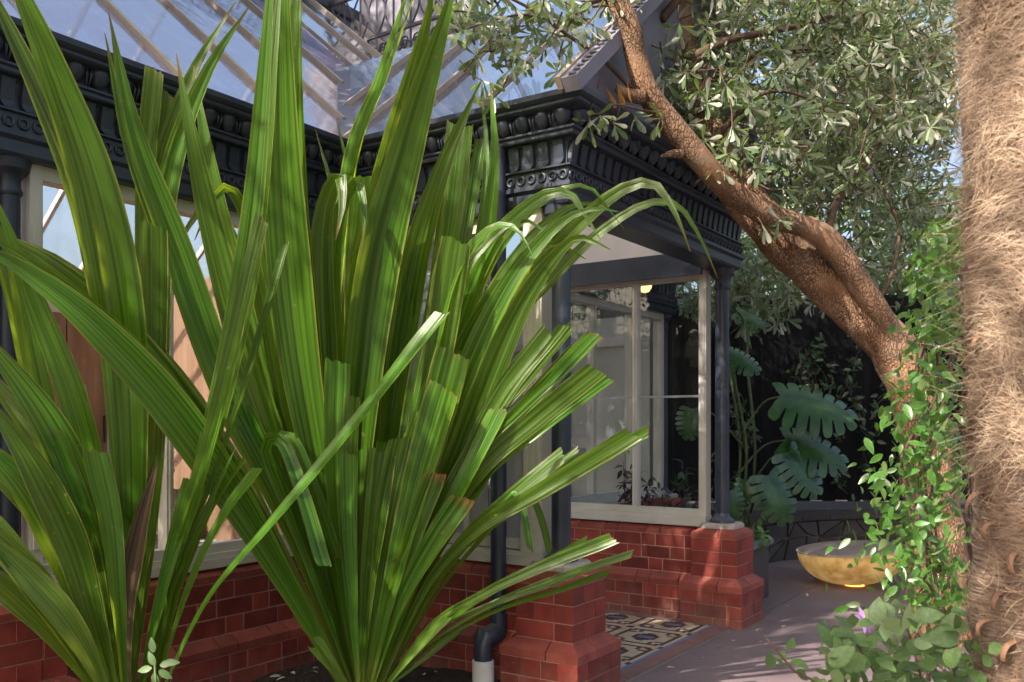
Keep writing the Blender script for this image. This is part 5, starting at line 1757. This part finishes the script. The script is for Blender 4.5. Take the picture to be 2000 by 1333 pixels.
# ------------------------------------------------------------------ monstera and bed plants
def monstera_leaf(Lm, nslot=7):
    """heart shaped blade, whole near the midrib and deeply slotted towards the edge; y from stalk to tip"""
    mb = MB()

    def zz(x, y): return Lm * (-.50 * abs(x) ** 1.7 - .20 * max(0, y) ** 2 + .07 * abs(x))

    def half(t): return .56 * (math.sin(math.pi * min(1, t * .9 + .1) ** .85)) ** .62 if t < .999 else .02

    def q(t, k, sgn):      # k: 0 midrib .. 1 edge; veins sweep towards the tip, base lobes sweep back
        x = half(t) * k
        y = t * .96 + (.16 * t - .20 * (1 - t) ** 2.2) * k
        return (sgn * x * Lm, y * Lm, zz(x, y))
    for sgn in (1, -1):
        N = nslot * 4
        inner = []
        for i in range(N + 1):
            t = i / N
            inner += [q(t, 0, sgn), q(t, .22, sgn), q(t, .44, sgn)]
        fs = [(i * 3 + j, i * 3 + j + 1, i * 3 + 4 + j, i * 3 + 3 + j) for i in range(N) for j in (0, 1)]
        mb.add(inner, fs if sgn > 0 else [tuple(reversed(f)) for f in fs])
        for s_ in range(nslot):
            t0, t1 = s_ / nslot, (s_ + 1) / nslot
            g = .10 / nslot
            vs = []
            for k, e in ((.44, g * .5), (.62, g * 1.0), (.82, g * 1.2), (.95, g * 2.2), (1.0, .36 / nslot)):
                for tt_ in (t0 + e, (t0 + t1) / 2, t1 - e):
                    vs.append(q(min(.999, tt_), k, sgn))
            fs = [(i * 3 + j, i * 3 + 3 + j, i * 3 + 4 + j, i * 3 + j + 1) for i in range(4) for j in (0, 1)]
            mb.add(vs, [tuple(reversed(f)) for f in fs] if sgn < 0 else fs)
    return mb


mo = P(1450, 1000, 8.4)
MO = empty('monstera_plant', (mo.x, mo.y, .4), 'large monstera with split glossy leaves in front of the black fence', 'plant')
mm_ = monstera_leaf(1.0).mesh('leaf', 'monstera_leaf', smooth='all')
pw = W[MO.name]
for (x, y, d, ang, sz, tl_) in ((1525, 775, 8.3, 10, .92, .5), (1535, 860, 8.4, 14, .78, .5), (1540, 885, 8.25, 50, .62, .45), (1500, 930, 8.1, 65, .60, .4), (1425, 690, 7.8, 25, .40, .5), (1440, 610, 8.5, 20, .36, .5), (1425, 960, 7.9, 80, .34, .2), (1455, 940, 8.2, 100, .3, .3), (1350, 800, 8.1, 100, .36, .4)):
    a = R(ang)
    right = Vector((.559, -.829, 0)); fwd = Vector((.829, .559, 0))
    dr_ = right * math.cos(a) + Vector((0, 0, -1)) * math.sin(a) - fwd * .25
    nr = -fwd * tl_ + Vector((0, 0, 1)) * (1.1 - tl_) - right * .1
    p = P(x, y, d)
    M = frame(p, dr_, nr, sz * .7)
    o = bpy.data.objects.new('leaf', mm_); col.objects.link(o); o.parent = MO
    M2 = M.copy(); M2.translation = p - pw; o.matrix_local = M2; W[o.name] = p
    q = Vector((mo.x + rs.uniform(-.1, .1), mo.y + rs.uniform(-.1, .1), p.z - .35 if p.z > .9 else .45))
    MB().tube(catmull([q, q.lerp(p, .55) + Vector((0, 0, .10)), p], 10), [.011] * 4 + [.008] * 6, 7).build('stalk', 'stem_green', MO, smooth='all')
for k in range(3):
    q = Vector((mo.x + .12 * k - .1, mo.y + .1 * (k % 2), .38))
    MB().tube(catmull([q, q + Vector((.06, -.05, .8)), q + Vector((.12 * (k - 1), .05, 1.7)), q + Vector((.3 * (k - 1), 0, 2.4))], 14), .014, 8, bumpy=.1).build('stem', 'stem_green', MO, smooth='all')

T4 = [leaf_template(1, .42, 'ovate', 4, .2, c) for c in (.05, .2, .35)]
for k, (x, y, d, h, sp, n, mat, lab) in enumerate((
        (1225, 985, 7.45, .85, .10, 90, 'purple_leaf', 'small dark purple leaved plant behind the porch glass, nearest the building'),
        (1295, 985, 7.5, .48, .22, 130, 'purple_leaf', 'low spreading maroon foliage in the raised bed behind the porch glass'),
        (1345, 960, 7.8, .75, .2, 130, 'dark_leaf', 'dark green bushy plant in the raised bed by the far column'),
        (1450, 985, 7.4, .22, .22, 70, 'vine_leaf', 'small light green plant trailing over the raised bed slab'))):
    q = P(x, y, d); q.z = .40
    pl = empty('bed_plant', q, lab, 'plant', 'plants in the raised bed')
    bk = Bulk(); tw3 = MB()
    for s_ in range(9):
        top = q + Vector((rs.gauss(0, sp), rs.gauss(0, sp), h * rs.uniform(.5, 1.1)))
        tw3.tube([q + Vector((rs.uniform(-.03, .03), rs.uniform(-.03, .03), 0)), q.lerp(top, .5) + Vector((0, 0, .04)), top], [.004, .003, .002], 5)
        for z_ in range(n // 9 + 1):
            t = rs.uniform(.25, 1)
            pp = q.lerp(top, t) + rvec(rs) * .015
            bk.add(*T4[rs.randrange(3)], frame(pp, rvec(rs) + Vector((0, 0, -.1)), Vector((0, 0, 1)) + rvec(rs) * .5, rs.uniform(.06, .11)))
    bk.build('foliage', mat, pl); tw3.build('stems', 'twig', pl, kind='stuff')
# creeper on the fence
FC = empty('fence_creeper', P(1620, 700, 10.8), 'thin dark creeper scattered over the black fence boards', 'vine')
bk = Bulk(); tw3 = MB()
for s_ in range(26):
    x, y = rs.uniform(1430, 1800), rs.uniform(560, 980)
    q = P(x, y, 10.78); pts = [q]
    for z_ in range(7):
        pts.append(pts[-1] + fd * rs.uniform(-.09, .09) + Vector((0, 0, rs.uniform(.02, .12))) + Vector((fd.y, -fd.x, 0)) * rs.uniform(-.01, .02))
    tw3.tube(pts, .004, 4)
    for p in pts:
        for z_ in range(3):
            bk.add(*T4[rs.randrange(3)], frame(p + rvec(rs) * .06, rvec(rs) + Vector((0, 0, -.4)), Vector((fd.y, -fd.x, .5)) + rvec(rs) * .6, rs.uniform(.06, .12)))
bk.build('foliage', 'dark_leaf', FC); tw3.build('stems', 'twig', FC, kind='stuff')

# ------------------------------------------------------------------ small things
sd = P(300, 1335, 3.2); sd.z = .08
SE = empty('seedling', sd, 'tiny pale green seedling at the foot of the left strap leaved clump', 'plant')
MB().tube([sd, P(305, 1345, 3.25), P(302, 1300, 3.25)], .004, 6).build('stem', 'stem_green', SE, smooth='all')
for (x, y, dx, dz) in ((302, 1300, -.3, .6), (300, 1275, -.2, .9), (312, 1300, 1, .25), (320, 1295, 1, .05), (296, 1305, -1, -.2), (300, 1315, .2, -.9), (310, 1310, .8, -.5)):
    tv, tf = leaf_template(.055, .026, 'ovate', 5, .2, .15)
    bk = Bulk(); bk.add(tv, tf, frame(P(x, y, 3.25), Vector((.559 * dx, -.829 * dx, dz)), Vector((-.8, -.5, .4)))); bk.build('leaf', 'shrub_leaf', SE, None)
bk = Bulk()
for k in range(420):
    p = Vector((rs.uniform(-3.2, -.12), rs.uniform(-.6, 1.3), 0)); p.z = .105 + .035 * noise.noise((p.x * 3, p.y * 3, 0)) + .02 * noise.noise((p.x * 11, p.y * 11, 3)) - .012
    bk.add(*T4[rs.randrange(3)], frame(p, Vector((rs.uniform(-1, 1), rs.uniform(-1, 1), .1)), Vector((0, 0, 1)) + rvec(rs) * .4, rs.uniform(.015, .06)))
for k in range(130):
    p = Vector((rs.uniform(.3, 5.5), rs.uniform(-3.2, -.2), .004))
    bk.add(*T4[rs.randrange(3)], frame(p, Vector((rs.uniform(-1, 1), rs.uniform(-1, 1), .1)), Vector((0, 0, 1)) + rvec(rs) * .3, rs.uniform(.02, .06)))
tag(bk.build('leaf_litter', 'litter'), 'dry leaf litter scattered over the dark garden soil and the paving', 'leaf litter', kind='stuff')
